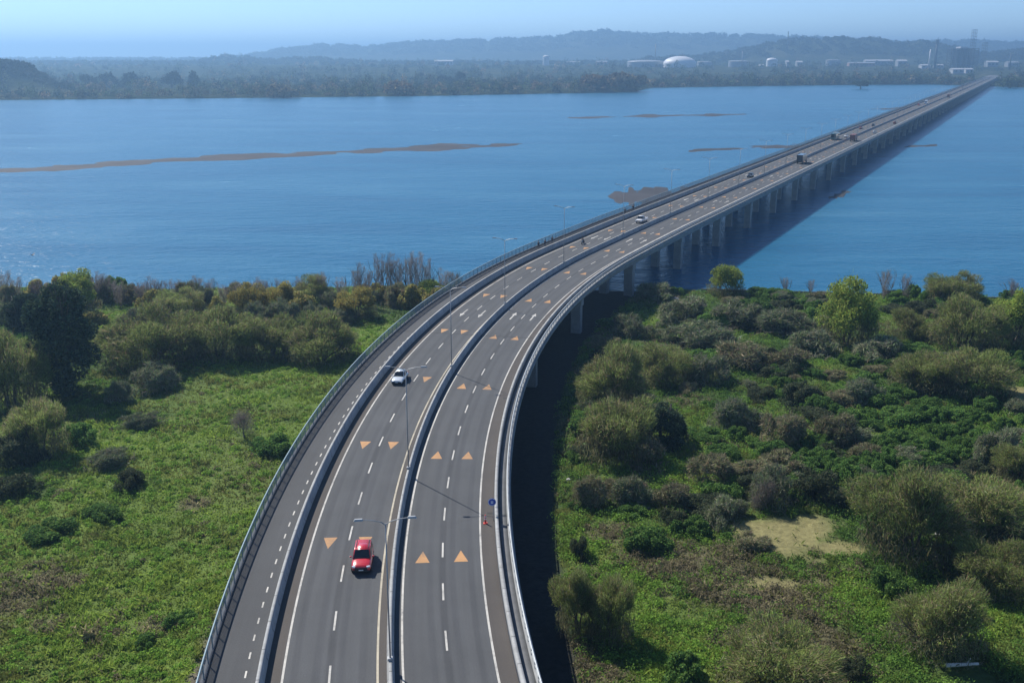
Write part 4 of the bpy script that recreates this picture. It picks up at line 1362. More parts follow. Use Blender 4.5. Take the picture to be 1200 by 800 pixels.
for px, D, w, yt, wl, rf, lb in [
        (937, 3050, 6, 71.5, 'tank_grey', 'roof_white', 'small white-roofed block building left of the refinery ridge'),
        (893, 3000, 4, 75.5, 'roof_white', 'roof_white', 'tiny white cube building below the small domed tank'),
        (923, 3050, 2.5, 71, 'tank_grey', 'roof_white', 'narrow pale tower block between two pale tanks'),
        (1010, 3100, 28, 73, 'wall_brick', 'tank_grey', 'reddish long shed left of the refinery'),
        (1030, 3300, 30, 70, 'tank_grey', 'roof_white', 'pale blue roofed hall under the dark ridge'),
        (1085, 2900, 10, 75.5, 'roof_white', 'roof_white', 'small white roof to the left above the bridge end'),
        (1101, 2950, 8, 75.5, 'roof_white', 'roof_white', 'small pale roof just left below the refinery block'),
        (1123, 2600, 12, 80, 'roof_white', 'roof_white', 'white low shed right above the bridge end, left of its pair'),
        (1136, 2620, 8, 80, 'roof_white', 'roof_white', 'white low shed right above the bridge end, right of its pair'),
        (1163, 3050, 12, 71.5, 'tank_grey', 'roof_white', 'grey shed right of the refinery block'),
        (1187, 3050, 12, 72, 'tank_grey', 'tank_grey', 'dull shed at the right edge of the far works'),
        (520, 3300, 20, 70.5, 'roof_white', 'roof_white', 'long pale roof below the long distant hill'),
        (705, 3400, 12, 71.5, 'wall_brick', 'tank_grey', 'dull reddish block left of the flat grey tank'),
        (672, 3400, 14, 72, 'tank_grey', 'tank_grey', 'dull grey block between the water tank and the reddish block'),
        (1057, 3100, 10, 70, 'tank_grey', 'roof_white', 'pale small hall just left of the refinery chimney')]:
    shed(px, D, w, yt, M[wl], M[rf], lb, deep=24)


def frame_tower(px, D, wpx, ytop, label, name='lattice_tower', storeys=8, dense=False):
    x, y, z = far_pos(px, D); w = wpx / (FOC / D * .97); h = z_of(ytop, D) - z
    e = tag(empty(name, (x, y, z)), label, 'tower')
    bm = bmesh.new(); t = w * (.06 if not dense else .03); d = w
    nx = 2 if not dense else 6
    bm.free()
    for i in range(nx):
        for j in (0, 1):
            bm = bmesh.new(); bm_box(bm, (-w / 2 + w * i / (nx - 1), -d / 2 + d * j, h / 2), (t, t, h))
            link('column', bm_mesh(bm, 'column'), M['industry'], e)
    bm = bmesh.new()
    for k in range(1, storeys + 1):
        zz = h * k / storeys
        if dense: bm_box(bm, (0, 0, zz - .3), (w * 1.02, d * 1.02, .6))
        else:
            for s_ in (-1, 1):
                bm_box(bm, (0, s_ * d / 2, zz), (w, t, t)); bm_box(bm, (s_ * w / 2, 0, zz), (t, d, t))
        for s_ in (-1, 1):
            bm_tube(bm, (-w / 2, s_ * d / 2, zz - h / storeys), (w / 2, s_ * d / 2, zz), t * .5, t * .5, 4)
    link('bracing', bm_mesh(bm, 'bracing'), M['industry'], e)
    return e, w, h


e, w, h = frame_tower(1128, 2950, 24, 57, 'dark blue refinery block of steel floors above the bridge end', 'refinery_block', 9, True)
bm = bmesh.new()
for k in range(4): bm_tube(bm, (-w * .35 + k * w * .23, 0, 0), (-w * .35 + k * w * .23, 0, h * .97), w * .09, w * .09, 16)
link('drum', bm_mesh(bm, 'drum', True), M['industry'], e)
bm = bmesh.new(); bm_box(bm, (-w * .06, 0, h + 2.2), (w * .34, w * .5, 4.0), bevel=.5); link('roof_house', bm_mesh(bm, 'roof_house'), M['roof_white'], e)
frame_tower(1139, 2900, 4, 35, 'tall slim lattice tower rising from the refinery block', 'lattice_tower', 12)
frame_tower(1153, 2950, 4, 50, 'short dark lattice tower right of the refinery block', 'lattice_tower', 8)


def stack(px, D, wpx, ytop, mat, label, band=True):
    x, y, z = far_pos(px, D); r = wpx / (FOC / D * .97) / 2; h = z_of(ytop, D) - z
    e = tag(empty('chimney_stack', (x, y, z)), label, 'chimney')
    bm = bmesh.new(); bm_tube(bm, (0, 0, 0), (0, 0, h), r * 1.25, r * .85, 14); link('shaft', bm_mesh(bm, 'shaft', True), mat, e)
    if band:
        bm = bmesh.new(); bm_tube(bm, (0, 0, h - r * 3), (0, 0, h + .6), r * 1.4, r * 1.4, 14); link('crown_ring', bm_mesh(bm, 'crown_ring'), M['industry'], e)


stack(1097, 2900, 2.6, 47, M['industry'], 'dark refinery chimney with a wide head left of the steel block')
stack(1090, 2850, 1.6, 58, M['tank_white'], 'thin white chimney just left of the dark refinery chimney', False)
stack(922, 3700, 1.0, 37, M['industry'], 'very thin mast standing on the dark ridge', False)
stack(768, 3300, 1.2, 52, M['tank_grey'], 'thin pale chimney just left above the white domed tank', False)
stack(1185, 2800, 1.4, 62, M['industry'], 'short dark chimney at the right edge of the far works', False)
stack(870, 3000, 1.0, 60, M['tank_grey'], 'thin grey chimney behind the pale flat tank', False)

# ------------------------------------------------------------------ street lamps in the median
bm = bmesh.new(); bm_tube(bm, (0, 0, 0), (0, 0, 11.6), .07, .045, 10); pole_me = bm_mesh(bm, 'pole', True); pole_me.materials.append(M['pole'])
bm = bmesh.new(); bm_box(bm, (0, 0, .12), (.42, .42, .24), bevel=.05); base_me = bm_mesh(bm, 'base'); base_me.materials.append(M['pole'])
bm = bmesh.new()
pts = [(0, 0, 11.5), (.35, 0, 11.75), (1.0, 0, 11.92), (1.75, 0, 12.0)]
for p, q in zip(pts, pts[1:]): bm_tube(bm, p, q, .045, .04, 6)
arm_me = bm_mesh(bm, 'arm'); arm_me.materials.append(M['pole'])
bm = bmesh.new(); bm_frustum(bm, (1.65, 2.35, -.13, .13), (1.7, 2.25, -.08, .08), 11.95, 12.09)
lum_me = bm_mesh(bm, 'luminaire'); lum_me.materials.append(M['pole'])
lamp0 = None
for i, s in enumerate(np.arange(1.6 - 37.4, END_S - 20, 37.4)):
    x, y, z, hd = on_deck(s, .0, .98)
    if lamp0 is None:
        e = empty('street_lamp')
        for nm, me, rz in (('pole', pole_me, 0), ('base', base_me, 0), ('arm', arm_me, 0), ('arm', arm_me, math.pi), ('luminaire', lum_me, 0), ('luminaire', lum_me, math.pi)):
            o = bpy.data.objects.new(nm, me); COL.objects.link(o); o.parent = e; o.rotation_euler = (0, 0, rz)
        lamp0 = e
    else:
        e = copy_tree(lamp0)
    e.location = (x, y, z - .0); e.rotation_euler = (0, 0, -hd)
    lb = {1: 'grey double-armed street lamp in the median right beside the red car', 2: 'double-armed street lamp in the median, next one beyond the red car',
          3: 'double-armed street lamp in the median just beyond the silver car', 4: 'double-armed street lamp in the median by the white road arrows'}.get(
              i, 'thin double-armed street lamp in the long median row over the river')
    tag(e, lb, 'street lamp', 'street lamps along the bridge median')

# ------------------------------------------------------------------ vehicles
def loft(bm, secs, n=14, e=3.2):
    """body sections (y, half width, z bottom, z top)"""
    rings = []
    for (y, w, z0, z1) in secs:
        r = []
        for k in range(n):
            t = 2 * math.pi * k / n
            cx = math.copysign(abs(math.cos(t)) ** (2 / e), math.cos(t)); cz = math.copysign(abs(math.sin(t)) ** (2 / e), math.sin(t))
            r.append(bm.verts.new((w * cx, y, (z0 + z1) / 2 + (z1 - z0) / 2 * cz)))
        rings.append(r)
    for a, b2 in zip(rings, rings[1:]):
        for k in range(n): bm.faces.new((a[k], a[(k + 1) % n], b2[(k + 1) % n], b2[k]))
    bm.faces.new(rings[0][::-1]); bm.faces.new(rings[-1])
    bmesh.ops.recalc_face_normals(bm, faces=bm.faces)


def wheel(e, x, y, r=.33, w=.22):
    bm = bmesh.new(); bm_tube(bm, (-w / 2, 0, 0), (w / 2, 0, 0), r, r, 20)
    o = link('wheel', bm_mesh(bm, 'wheel'), M['tyre'], e); o.location = (x, y, r)
    bm = bmesh.new(); bm_tube(bm, (-w / 2 - .012, 0, 0), (w / 2 + .012, 0, 0), r * .62, r * .62, 14)
    link('rim', bm_mesh(bm, 'rim'), M['chrome'], o)


def pane(e, name, pts, mat):
    bm = bmesh.new(); f = bm.faces.new([bm.verts.new(p) for p in pts])
    g = bmesh.ops.extrude_face_region(bm, geom=[f]); nrm = f.normal if f.normal.length else Vector((0, 0, 1))
    bm.normal_update()
    return link(name, bm_mesh(bm, name), mat, e)


def glasshouse(e, belt, roof, zb, zt, paint, n=.9):
    """tapered cabin with windows 12 mm proud of its faces; boxes (hw, y0, y1)"""
    (hb, yb0, yb1), (ht, yt0, yt1) = belt, roof
    bm = bmesh.new(); bm_frustum(bm, (-hb, hb, yb0, yb1), (-ht, ht, yt0, yt1), zb, zt)
    bmesh.ops.bevel(bm, geom=[ed for ed in bm.edges if min(v_.co.z for v_ in ed.verts) > zb + .01 or abs(ed.verts[0].co.z - ed.verts[1].co.z) > .1], offset=.07, segments=3, affect='EDGES')
    link('cabin', bm_mesh(bm, 'cabin', True), paint, e)

    def face(a, b2, c, d, name, i0=.08, j0=.10, j1=.86):
        a, b2, c, d = map(Vector, (a, b2, c, d)); nn = (b2 - a).cross(d - a).normalized() * .014
        def P(u, v_): return a.lerp(b2, u).lerp(d.lerp(c, u), v_) + nn
        bm = bmesh.new(); bm.faces.new([bm.verts.new(P(u, v_)) for u, v_ in ((i0, j0), (1 - i0, j0), (1 - i0, j1), (i0, j1))])
        link(name, bm_mesh(bm, name), M['glass'], e)
    B = [(-hb, yb0, zb), (hb, yb0, zb), (hb, yb1, zb), (-hb, yb1, zb)]
    T = [(-ht, yt0, zt), (ht, yt0, zt), (ht, yt1, zt), (-ht, yt1, zt)]
    face(B[2], B[3], T[3], T[2], 'windscreen', .05, .06, .92)
    face(B[0], B[1], T[1], T[0], 'rear_window', .08, .12, .85)
    for nm, i, j in (('side_window', 1, 2), ('side_window', 3, 0)):
        b0, b1, t0, t1 = map(Vector, (B[i], B[j], T[i], T[j]))
        bm_ = None
        face(b0, b0.lerp(b1, .48), t0.lerp(t1, .48), t0, nm, .10); face(b0.lerp(b1, .52), b1, t1, t0.lerp(t1, .52), nm, .10)


def car(name, label, cat, paint, L=4.4, W=1.82, Hh=1.62, suv=True, group=None):
    e = tag(empty(name), label, cat, group)
    hw = W / 2; y1 = L / 2; belt = 1.04 if suv else .84; gc_ = .22 if suv else .17
    bm = bmesh.new()
    loft(bm, [(-y1, hw * .80, gc_ + .18, belt - .12), (-y1 + .10, hw * .93, gc_ + .05, belt - .02), (-y1 + .5, hw, gc_, belt + .02), (-.2, hw, gc_, belt + .03), (y1 * .42, hw, gc_, belt + .03),
              (y1 - .75, hw * .985, gc_, belt - .02), (y1 - .28, hw * .94, gc_ + .02, belt - .10), (y1 - .06, hw * .86, gc_ + .06, belt - .20), (y1, hw * .78, gc_ + .14, belt - .28)])
    body = link('body', bm_mesh(bm, 'body', True), paint, e)
    if suv: glasshouse(e, (hw * .91, -y1 + .14, y1 * .46), (hw * .74, -y1 + .36, y1 * .12), belt - .02, Hh, paint)
    else: glasshouse(e, (hw * .88, -y1 + .55, y1 * .36), (hw * .68, -y1 + 1.15, y1 * .0), belt - .02, Hh, paint)
    for sx in (-1, 1):
        for yy in (-y1 * .60, y1 * .62): wheel(e, sx * (hw - .11), yy, .345 if suv else .31)
        bm = bmesh.new(); bm_box(bm, (sx * (hw * .70), y1 - .11, belt - .27), (.34, .20, .15), Matrix.Rotation(-sx * .35, 3, 'Z'), .04)
        link('headlight', bm_mesh(bm, 'headlight'), M['lamp_glass'], e)
        bm = bmesh.new(); bm_box(bm, (sx * (hw * .80), -y1 + .06, belt - .20), (.20, .12, .22), bevel=.03)
        link('tail_light', bm_mesh(bm, 'tail_light'), M['cone_red'], e)
        bm = bmesh.new(); bm_box(bm, (sx * (hw + .09), y1 * .30, belt + .09), (.20, .12, .14), bevel=.04)
        link('mirror', bm_mesh(bm, 'mirror'), paint, e)
    bm = bmesh.new(); bm_box(bm, (0, y1 - .012, belt - .44), (hw * 1.25, .07, .24), bevel=.03)
    link('grille', bm_mesh(bm, 'grille'), M['black'], e)
    bm = bmesh.new(); bm_box(bm, (0, y1 - .03, gc_ + .17), (hw * 1.6, .10, .22), bevel=.03); link('bumper', bm_mesh(bm, 'bumper'), M['black'], e)
    bm = bmesh.new(); bm_box(bm, (0, y1 + .022, gc_ + .26), (.42, .02, .11)); link('number_plate', bm_mesh(bm, 'number_plate'), M['plate'], e)
    bm = bmesh.new(); bm_box(bm, (0, 0, gc_ + .04), (hw * 1.75, L * .86, .14)); link('underbody', bm_mesh(bm, 'underbody'), M['black'], e)
    if suv:
        for sx in (-1, 1):
            bm = bmesh.new(); bm_box(bm, (sx * hw * .60, -y1 * .36, Hh + .03), (.05, L * .38, .05), bevel=.015)
            link('roof_rail', bm_mesh(bm, 'roof_rail'), M['black'], e)
    return e


def pickup(label, paint):
    e = tag(empty('pickup_truck'), label, 'pickup')
    hw, y1, belt = .93, 2.65, 1.05
    bm = bmesh.new()
    loft(bm, [(y1 - 2.9, hw, .35, belt), (y1 - 1.5, hw, .35, belt), (y1 - .6, hw * .98, .35, belt - .05), (y1 - .15, hw * .92, .4, belt - .15), (y1, hw * .8, .5, belt - .3)])
    link('body', bm_mesh(bm, 'body', True), paint, e)
    bm = bmesh.new()
    bm_box(bm, (0, -y1 + 1.2, .62), (hw * 2, 2.4, .12)); bm_box(bm, (-hw + .04, -y1 + 1.2, .87), (.08, 2.4, .38)); bm_box(bm, (hw - .04, -y1 + 1.2, .87), (.08, 2.4, .38)); bm_box(bm, (0, -y1 + .04, .87), (hw * 1.82, .08, .38))
    link('cargo_bed', bm_mesh(bm, 'cargo_bed'), paint, e)
    glasshouse(e, (hw * .92, -.35, y1 * .5), (hw * .74, -.15, y1 * .22), belt - .02, 1.78, paint)
    for sx in (-1, 1):
        for yy in (-1.6, 1.65): wheel(e, sx * (hw - .12), yy, .38)
        bm = bmesh.new(); bm_box(bm, (sx * .66, y1 - .1, .82), (.34, .2, .17), bevel=.04); link('headlight', bm_mesh(bm, 'headlight'), M['lamp_glass'], e)
        bm = bmesh.new(); bm_box(bm, (sx * 1.05, 1.0, 1.2), (.2, .12, .2), bevel=.04); link('mirror', bm_mesh(bm, 'mirror'), M['black'], e)
    bm = bmesh.new(); bm_box(bm, (0, y1 - .01, .70), (1.0, .06, .26), bevel=.02); link('grille', bm_mesh(bm, 'grille'), M['black'], e)
    return e


def truck(label, box_mat, cab_mat, L=9.5, Hh=3.5):
    e = tag(empty('box_truck'), label, 'truck')
    bm = bmesh.new(); bm_box(bm, (0, -1.1, 1.05 + (Hh - 1.05) / 2), (2.5, L - 2.4, Hh - 1.05), bevel=.05); link('cargo_box', bm_mesh(bm, 'cargo_box'), box_mat, e)
    bm = bmesh.new(); bm_frustum(bm, (-1.2, 1.2, L / 2 - 2.1, L / 2), (-1.12, 1.12, L / 2 - 2.05, L / 2 - .45), .55, 2.75)
    bmesh.ops.bevel(bm, geom=bm.edges[:], offset=.08, segments=2, affect='EDGES'); cab = link('cab', bm_mesh(bm, 'cab'), cab_mat, e)
    bm = bmesh.new(); bm_box(bm, (0, L / 2 - .30, 2.05), (2.0, .1, .8), Matrix.Rotation(.2, 3, 'X')); link('windscreen', bm_mesh(bm, 'windscreen'), M['glass'], cab)
    bm = bmesh.new(); bm_box(bm, (0, 0, .8), (1.0, L - .6, .3)); link('chassis', bm_mesh(bm, 'chassis'), M['black'], e)
    for sx in (-1, 1):
        for yy in (L / 2 - 1.2, -L / 2 + 2.4, -L / 2 + 1.2): wheel(e, sx * 1.05, yy, .5, .3)
    return e


def coach(label, paint, L=12.0):
    e = tag(empty('coach'), label, 'bus')
    bm = bmesh.new(); bm_box(bm, (0, 0, 1.9), (2.5, L, 3.1), bevel=.18); link('body', bm_mesh(bm, 'body'), paint, e)
    for sx in (-1, 1):
        bm = bmesh.new(); bm_box(bm, (sx * 1.252, -.2, 2.45), (.02, L - 1.2, .95)); link('side_window', bm_mesh(bm, 'side_window'), M['glass'], e)
        for yy in (L / 2 - 2.4, -L / 2 + 3.0): wheel(e, sx * 1.08, yy, .5, .28)
    bm = bmesh.new(); bm_box(bm, (0, L / 2 + .004, 2.2), (2.2, .03, 1.6), bevel=.01); link('windscreen', bm_mesh(bm, 'windscreen'), M['glass'], e)
    bm = bmesh.new(); bm_box(bm, (0, 0, 3.56), (1.6, 2.2, .24), bevel=.06); link('roof_unit', bm_mesh(bm, 'roof_unit'), M['roof_white'], e)
    return e


def put(e, s, off, oncoming):
    x, y, z, hd = on_deck(s, off, .008)
    e.location = (x, y, z); e.rotation_euler = (0, 0, -hd + (math.pi if oncoming else 0))


put(car('red_car', 'bright red sport utility car driving towards the camera', 'car', M['red_paint'], 4.15, 1.9, 1.74), 19.0, -2.95, True)
put(car('silver_car', 'silver-white sedan driving towards the camera in the left lane', 'car', M['silver_paint'], 4.4, 1.76, 1.46, False), 72.0, -6.75, True)
put(pickup('white pickup on the far curve of the left carriageway', M['white_paint']), 212.5, -3.6, True)
put(car('dark_car', 'small dark car on the bridge beyond the white pickup', 'car', M['dark_paint'], 4.2, 1.75, 1.5, True), 331.0, -3.4, True)
put(car('dark_car', 'dark car level with the dark truck on the other carriageway', 'car', M['dark_paint'], 4.3, 1.75, 1.5, False), 420.0, -3.2, True)
put(truck('dark box truck on the right carriageway of the bridge', M['dark_paint'], M['dark_paint'], 10.5, 3.7), 392.0, 3.2, False)
put(coach('dark green coach on the left carriageway out over the river', M['green_paint']), 528.0, -6.2, True)
put(car('white_car', 'white car just behind the dark green coach', 'car', M['white_paint'], 4.4, 1.8, 1.6, True), 545.0, -3.2, True)
put(truck('red-brown truck on the right carriageway out over the river', M['brown_paint'], M['brown_paint'], 10.0, 3.5), 522.0, 4.2, False)
put(car('dark_car', 'dark car ahead of the red-brown truck near mid-river', 'car', M['dark_paint'], 4.3, 1.75, 1.5, False), 650.0, -3.2, True)
put(car('reddish_car', 'small reddish car on the left carriageway near mid-river', 'car', M['brown_paint'], 4.3, 1.75, 1.5, True), 620.0, -6.5, True)
put(car('grey_car', 'pale grey car beyond the red-brown truck', 'car', M['silver_paint'], 4.3, 1.75, 1.5, False), 585.0, 6.3, False)
put(car('dark_red_car', 'dark red car on the right carriageway past mid-river', 'car', M['brown_paint'], 4.4, 1.8, 1.6, True), 680.0, 6.3, False)
put(truck('pale truck on the left carriageway towards the far bank', M['white_paint'], M['white_paint'], 9.0, 3.4), 1000.0, -3.2, True)
put(car('red_car', 'far red car just ahead of the pale truck', 'car', M['red_paint'], 4.4, 1.8, 1.6, True), 968.0, -6.5, True)
put(truck('far red-brown truck on the right carriageway towards the far bank', M['brown_paint'], M['dark_paint'], 10.0, 3.6), 1170.0, 4.0, False)
put(truck('white truck leaving the far end of the bridge', M['white_paint'], M['white_paint'], 9.0, 3.5), 2120.0, -4.0, True)
put(car('dark_car', 'tiny dark car near the far end of the bridge', 'car', M['dark_paint'], 4.4, 1.8, 1.6, True), 1520.0, -3.4, True)


# ------------------------------------------------------------------ people
def skinned(name, verts, edges, radii, mat, parent=None):
    me = bpy.data.meshes.new(name); me.from_pydata(verts, edges, []); me.materials.append(mat)
    o = bpy.data.objects.new(name, me); COL.objects.link(o)
    if parent: o.parent = parent
    o.modifiers.new('skin', 'SKIN')
    sv = me.skin_vertices[0].data
    for i, r_ in enumerate(radii):
        sv[i].radius = (r_, r_) if not isinstance(r_, tuple) else r_
    sv[0].use_root = True
    sb = o.modifiers.new('sub', 'SUBSURF'); sb.levels = 1; sb.render_levels = 1
    return o


def person(label, loc, rz, stride=.25, top='cloth_dark', leg='cloth_grey', bag=False, seated=False, group=None):
    e = tag(empty('person', loc, rz), label, 'person', group)
    if not seated:
        J = [(0, 0, .95), (0, .01, 1.18), (0, .0, 1.42), (0, .01, 1.50), (0, .03, 1.60), (0, .03, 1.70),
             (.10, 0, .90), (.11, stride * .55, .50), (.11, stride * .5, .08), (.11, stride * .5 + .14, .03),
             (-.10, 0, .90), (-.11, -stride * .15, .50), (-.11, -stride * .8, .10), (-.11, -stride * .8 + .13, .03),
             (.20, 0, 1.42), (.26, -.06, 1.15), (.25, .06, .90), (.25, .09, .82), (-.20, 0, 1.42), (-.26, .04, 1.15), (-.25, .16, .92), (-.25, .20, .84)]
    else:
        J = [(0, -.05, .78), (0, .02, 1.00), (0, .10, 1.24), (0, .13, 1.32), (0, .17, 1.42), (0, .18, 1.52),
             (.12, 0, .76), (.22, .38, .66), (.20, .25, .32), (.20, .40, .26),
             (-.12, 0, .76), (-.22, .38, .66), (-.20, .25, .32), (-.20, .40, .26),
             (.20, .10, 1.24), (.30, .26, 1.04), (.30, .50, .98), (.30, .57, .98), (-.20, .10, 1.24), (-.30, .26, 1.04), (-.30, .50, .98), (-.30, .57, .98)]
    E = [(0, 1), (1, 2), (2, 3), (3, 4), (4, 5), (0, 6), (6, 7), (7, 8), (8, 9), (0, 10), (10, 11), (11, 12), (12, 13), (2, 14), (14, 15), (15, 16), (16, 17), (2, 18), (18, 19), (19, 20), (20, 21)]
    r = [.13, .12, .14, .055, .085, .075, .085, .06, .045, .035, .085, .06, .045, .035, .055, .042, .034, .036, .055, .042, .034, .036]
    skinned('body', J, E, r, M['skin'], e)
    ti = [1, 0, 2, 14, 15, 16, 18, 19, 20]; mp = {v_: k for k, v_ in enumerate(ti)}
    skinned('jacket', [J[i] for i in ti], [(mp[a], mp[b2]) for a, b2 in [(1, 0), (1, 2), (2, 14), (14, 15), (15, 16), (2, 18), (18, 19), (19, 20)]], [.15, .155, .165, .072, .058, .046, .072, .058, .046], M[top], e)
    li = [0, 6, 7, 8, 10, 11, 12]; mp = {v_: k for k, v_ in enumerate(li)}
    skinned('trousers', [J[i] for i in li], [(mp[a], mp[b2]) for a, b2 in [(0, 6), (6, 7), (7, 8), (0, 10), (10, 11), (11, 12)]], [.14, .10, .075, .06, .10, .075, .06], M[leg], e)
    hx, hy, hz = J[5]
    bm = bmesh.new(); bmesh.ops.create_uvsphere(bm, u_segments=12, v_segments=8, radius=.115)
    for v_ in bm.verts: v_.co.z = v_.co.z * .9 if v_.co.z > -.03 else -.03
    o = link('hair' if not seated else 'helmet', bm_mesh(bm, 'hair', True), M['hair'], e); o.location = (hx, hy - .015, hz + .02)
    return e


for lb, s, off, facing, st, tp in (('walker in dark clothes on the footpath, left of the group of three', 167.5, -13.1, math.pi, .3, 'cloth_dark'),
                                   ('walker in dark clothes on the footpath, middle of the group of three', 169.6, -12.4, math.pi, .22, 'cloth_dark'),
                                   ('walker in grey on the footpath, right of the group of three', 174.2, -12.6, math.pi, .26, 'cloth_grey'),
                                   ('lone dark figure on the footpath near the brown sand bar', 231.5, -12.9, 0, .2, 'cloth_dark'),
                                   ('walker on the footpath just before the lone figure', 224.0, -12.6, 0, .2, 'cloth_grey')):
    x, y, z, hd = on_deck(s, off, .008)
    person(lb, (x, y, z), -hd + facing, st, tp)

# motorcycle and its rider
e = tag(empty('motorcycle'), 'dark motorcycle riding towards the camera on the left carriageway', 'motorcycle')
for yy in (-.68, .70):
    bm = bmesh.new(); bm_tube(bm, (-.06, 0, 0), (.06, 0, 0), .31, .31, 20); o = link('wheel', bm_mesh(bm, 'wheel'), M['tyre'], e); o.location = (0, yy, .31)
    bm = bmesh.new(); bm_tube(bm, (-.064, 0, 0), (.064, 0, 0), .2, .2, 14); link('rim', bm_mesh(bm, 'rim'), M['chrome'], o)
bm = bmesh.new(); loft(bm, [(-.75, .07, .62, .72), (-.3, .14, .55, .78), (.1, .16, .50, .92), (.45, .13, .55, .95), (.6, .06, .7, .9)]); link('body', bm_mesh(bm, 'body', True), M['dark_paint'], e)
bm = bmesh.new(); bm_box(bm, (0, 0, .42), (.26, .5, .34), bevel=.06); link('engine', bm_mesh(bm, 'engine'), M['black'], e)
bm = bmesh.new(); bm_tube(bm, (-.06, .70, .31), (-.05, .48, .98), .025, .025, 6); bm_tube(bm, (.06, .70, .31), (.05, .48, .98), .025, .025, 6); link('fork', bm_mesh(bm, 'fork'), M['chrome'], e)
bm = bmesh.new(); bm_tube(bm, (-.36, .48, 1.0), (.36, .48, 1.0), .018, .018, 6); link('handlebar', bm_mesh(bm, 'handlebar'), M['black'], e)
bm = bmesh.new(); bm_box(bm, (0, .64, .86), (.18, .14, .18), bevel=.05); link('headlight', bm_mesh(bm, 'headlight'), M['lamp_glass'], e)
put(e, 176.8, -5.7, True)
x, y, z, hd = on_deck(176.8, -5.7, .008)
person('rider in dark clothes and helmet sitting on the motorcycle', (x, y, z), -hd + math.pi, 0, 'cloth_dark', 'cloth_dark', seated=True)

# ------------------------------------------------------------------ sign, cone, bird
x, y, z, hd = on_deck(27.6, 9.62, 0)
e = tag(empty('road_sign', (x, y, z), -hd), 'round blue road sign with pale symbol on the right shoulder', 'road sign')
bm = bmesh.new(); bm_tube(bm, (0, .03, .008), (0, .03, 2.25), .035, .03, 8); link('post', bm_mesh(bm, 'post'), M['pole'], e)
bm = bmesh.new(); bm_tube(bm, (-.12, -.005, 2.1), (-.12, -.035, 2.1), .42, .42, 28)
d_ = link('sign_face', bm_mesh(bm, 'sign_face'), M['signal_blue'], e)
bm = bmesh.new()
for k in range(28):
    a, b2 = 6.2832 * k / 28, 6.2832 * (k + 1) / 28
    vs = [bm.verts.new((-.12 + r_ * math.cos(t), -.039, 2.1 + r_ * math.sin(t))) for r_, t in ((.36, a), (.40, a), (.40, b2), (.36, b2))]
    bm.faces.new(vs)
bm_box(bm, (-.20, -.041, 2.1), (.07, .006, .30)); bm_box(bm, (-.05, -.041, 2.1), (.07, .006, .30)); bm_box(bm, (-.125, -.041, 2.02), (.22, .004, .06))
link('symbol', bm_mesh(bm, 'symbol'), M['signal_white'], d_)

x, y, z, hd = on_deck(27.0, 8.8, .008)
e = tag(empty('traffic_delineator', (x, y, z), -hd), 'slim red and white delineator post standing on the right shoulder', 'delineator')
bm = bmesh.new(); bm_box(bm, (0, 0, .03), (.42, .42, .06), bevel=.015); link('base', bm_mesh(bm, 'base'), M['cone_red'], e)
bm = bmesh.new(); bm_tube(bm, (0, 0, .06), (0, 0, .95), .10, .06, 12); sh_ = link('stem', bm_mesh(bm, 'stem', True), M['cone_red'], e)
for zz in (.45, .72):
    bm = bmesh.new(); rr1 = .10 - (zz - .06) * .045 + .006; bm_tube(bm, (0, 0, zz), (0, 0, zz + .12), rr1, rr1 - .004, 12, False); link('reflective_band', bm_mesh(bm, 'reflective_band'), M['signal_white'], sh_)

# bird over the water: wings half raised
u, v = 38 - 600.0, 299 - 400.0; t = 180.0 / FOC
bx, by, bz = u * t, (FOC * CT - v * ST) * t, CAM_H - (v * CT + FOC * ST) * t
bm = bmesh.new(); loft(bm, [(-.36, .05, -.02, .02), (-.22, .04, -.03, .03), (-.10, .08, -.07, .06), (.08, .09, -.08, .08), (.22, .05, -.02, .08), (.30, .045, 0, .09), (.36, .02, .02, .06)], 10, 2.2)
o = tag(empty('bird', (bx, by, bz), R(60)), 'dark bird flying low over the river at the left', 'bird')
link('body', bm_mesh(bm, 'body', True), M['feather'], o)
for sx in (-1, 1):
    bm = bmesh.new()
    P = [(sx * .05, .12, .03), (sx * .30, .18, .20), (sx * .62, .02, .30), (sx * .55, -.10, .27), (sx * .28, -.06, .18), (sx * .05, -.14, .03)]
    lo = [bm.verts.new(p) for p in P]; up = [bm.verts.new((p[0], p[1], p[2] + .025)) for p in P]
    bm.faces.new(lo[::-1]); bm.faces.new(up)
    for i in range(6): bm.faces.new((lo[i], lo[(i + 1) % 6], up[(i + 1) % 6], up[i]))
    bmesh.ops.recalc_face_normals(bm, faces=bm.faces)
    link('wing', bm_mesh(bm, 'wing'), M['feather'], o)

# road on the far bank where the bridge lands
s_ = np.arange(END_S, 2690, 20.0); xx, yy, zz, hh = line_at(s_)
V = np.stack([np.stack([xx + o_ * np.cos(hh), yy - o_ * np.sin(hh), np.full(len(s_), z_)], -1) for o_, z_ in ((-26, -8), (-15, 3.3), (12, 3.3), (24, -8))], 1).reshape(-1, 3)
i = np.arange(len(s_) - 1)[:, None] * 4; j = np.arange(3)[None]
F = np.stack([i + j, i + j + 1, i + j + 5, i + j + 4], -1).reshape(-1, 4)
tag(link('far_road', mesh_np('far_road', V, F), simple('far_road_surface', (.09, .088, .085), .9)), kind='structure')

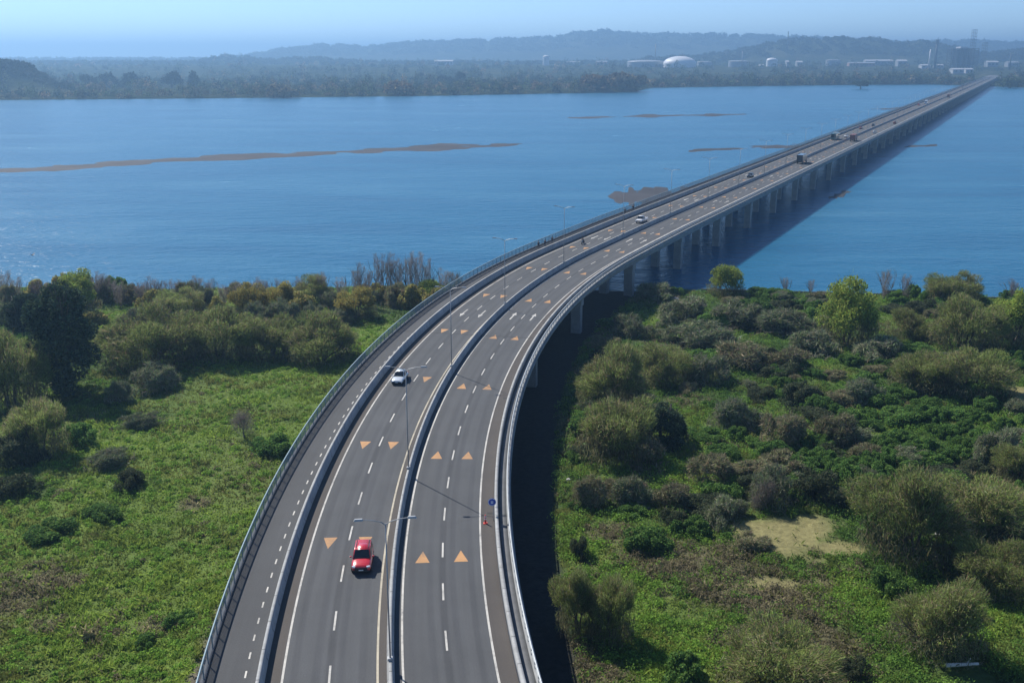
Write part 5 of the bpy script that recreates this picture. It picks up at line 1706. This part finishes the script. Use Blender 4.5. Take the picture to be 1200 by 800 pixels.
# ------------------------------------------------------------------ air
m, nt, out = new_mat('river_haze')
pv = N(nt, 'ShaderNodeVolumePrincipled')
pv.inputs['Color'].default_value = (0.33, 0.585, 0.90, 1); pv.inputs['Density'].default_value = 0.00024
pv.inputs['Anisotropy'].default_value = 0.42
nt.links.new(pv.outputs[0], out.inputs['Volume'])
bm = bmesh.new(); bm_box(bm, (0, 7700, 101.0), (33000, 17000, 228.0))
tag(link('haze', bm_mesh(bm, 'haze'), m), kind='stuff')

# ------------------------------------------------------------------ light
SUN_EL = R(44.0)
sd = Vector((-.66, .75, 0)).normalized() * math.cos(SUN_EL) + Vector((0, 0, math.sin(SUN_EL)))
ld = bpy.data.lights.new('sun', 'SUN'); ld.energy = 4.4; ld.angle = R(.53); ld.color = (1.0, .95, .87)
lo = bpy.data.objects.new('sun', ld); COL.objects.link(lo); lo.rotation_euler = (-sd).to_track_quat('-Z', 'Y').to_euler(); lo.location = (0, 0, 150)
w = bpy.data.worlds.new('World'); SC.world = w; w.use_nodes = True
nt = w.node_tree; nt.nodes.clear()
sk = nt.nodes.new('ShaderNodeTexSky'); sk.sky_type = 'NISHITA'; sk.sun_disc = False
sk.sun_elevation = SUN_EL; sk.sun_rotation = math.atan2(sd.x, sd.y)
sk.altitude = 50; sk.air_density = 0.6; sk.dust_density = 0.05; sk.ozone_density = 5.0
bg = nt.nodes.new('ShaderNodeBackground'); bg.inputs['Strength'].default_value = .104
wo = nt.nodes.new('ShaderNodeOutputWorld')
nt.links.new(sk.outputs[0], bg.inputs[0]); nt.links.new(bg.outputs[0], wo.inputs[0])

# ------------------------------------------------------------------ camera and render
cd = bpy.data.cameras.new('camera'); cam = bpy.data.objects.new('camera', cd); COL.objects.link(cam)
cd.sensor_fit = 'HORIZONTAL'; cd.sensor_width = 36.0; cd.lens = 36.0 * FOC / 1200.0
cd.clip_start = .5; cd.clip_end = 40000
cam.location = (0, 0, CAM_H); cam.rotation_euler = (math.pi / 2 - PITCH, 0, 0)
SC.camera = cam
SC.render.engine = 'CYCLES'
SC.cycles.use_denoising = True
SC.cycles.max_bounces = 6; SC.cycles.transparent_max_bounces = 12; SC.cycles.volume_bounces = 0
SC.cycles.diffuse_bounces = 3; SC.cycles.transmission_bounces = 3
SC.view_settings.view_transform = 'Standard'; SC.view_settings.look = 'None'
SC.view_settings.exposure = 0.60; SC.view_settings.gamma = 1.0; SC.view_settings.use_curve_mapping = False
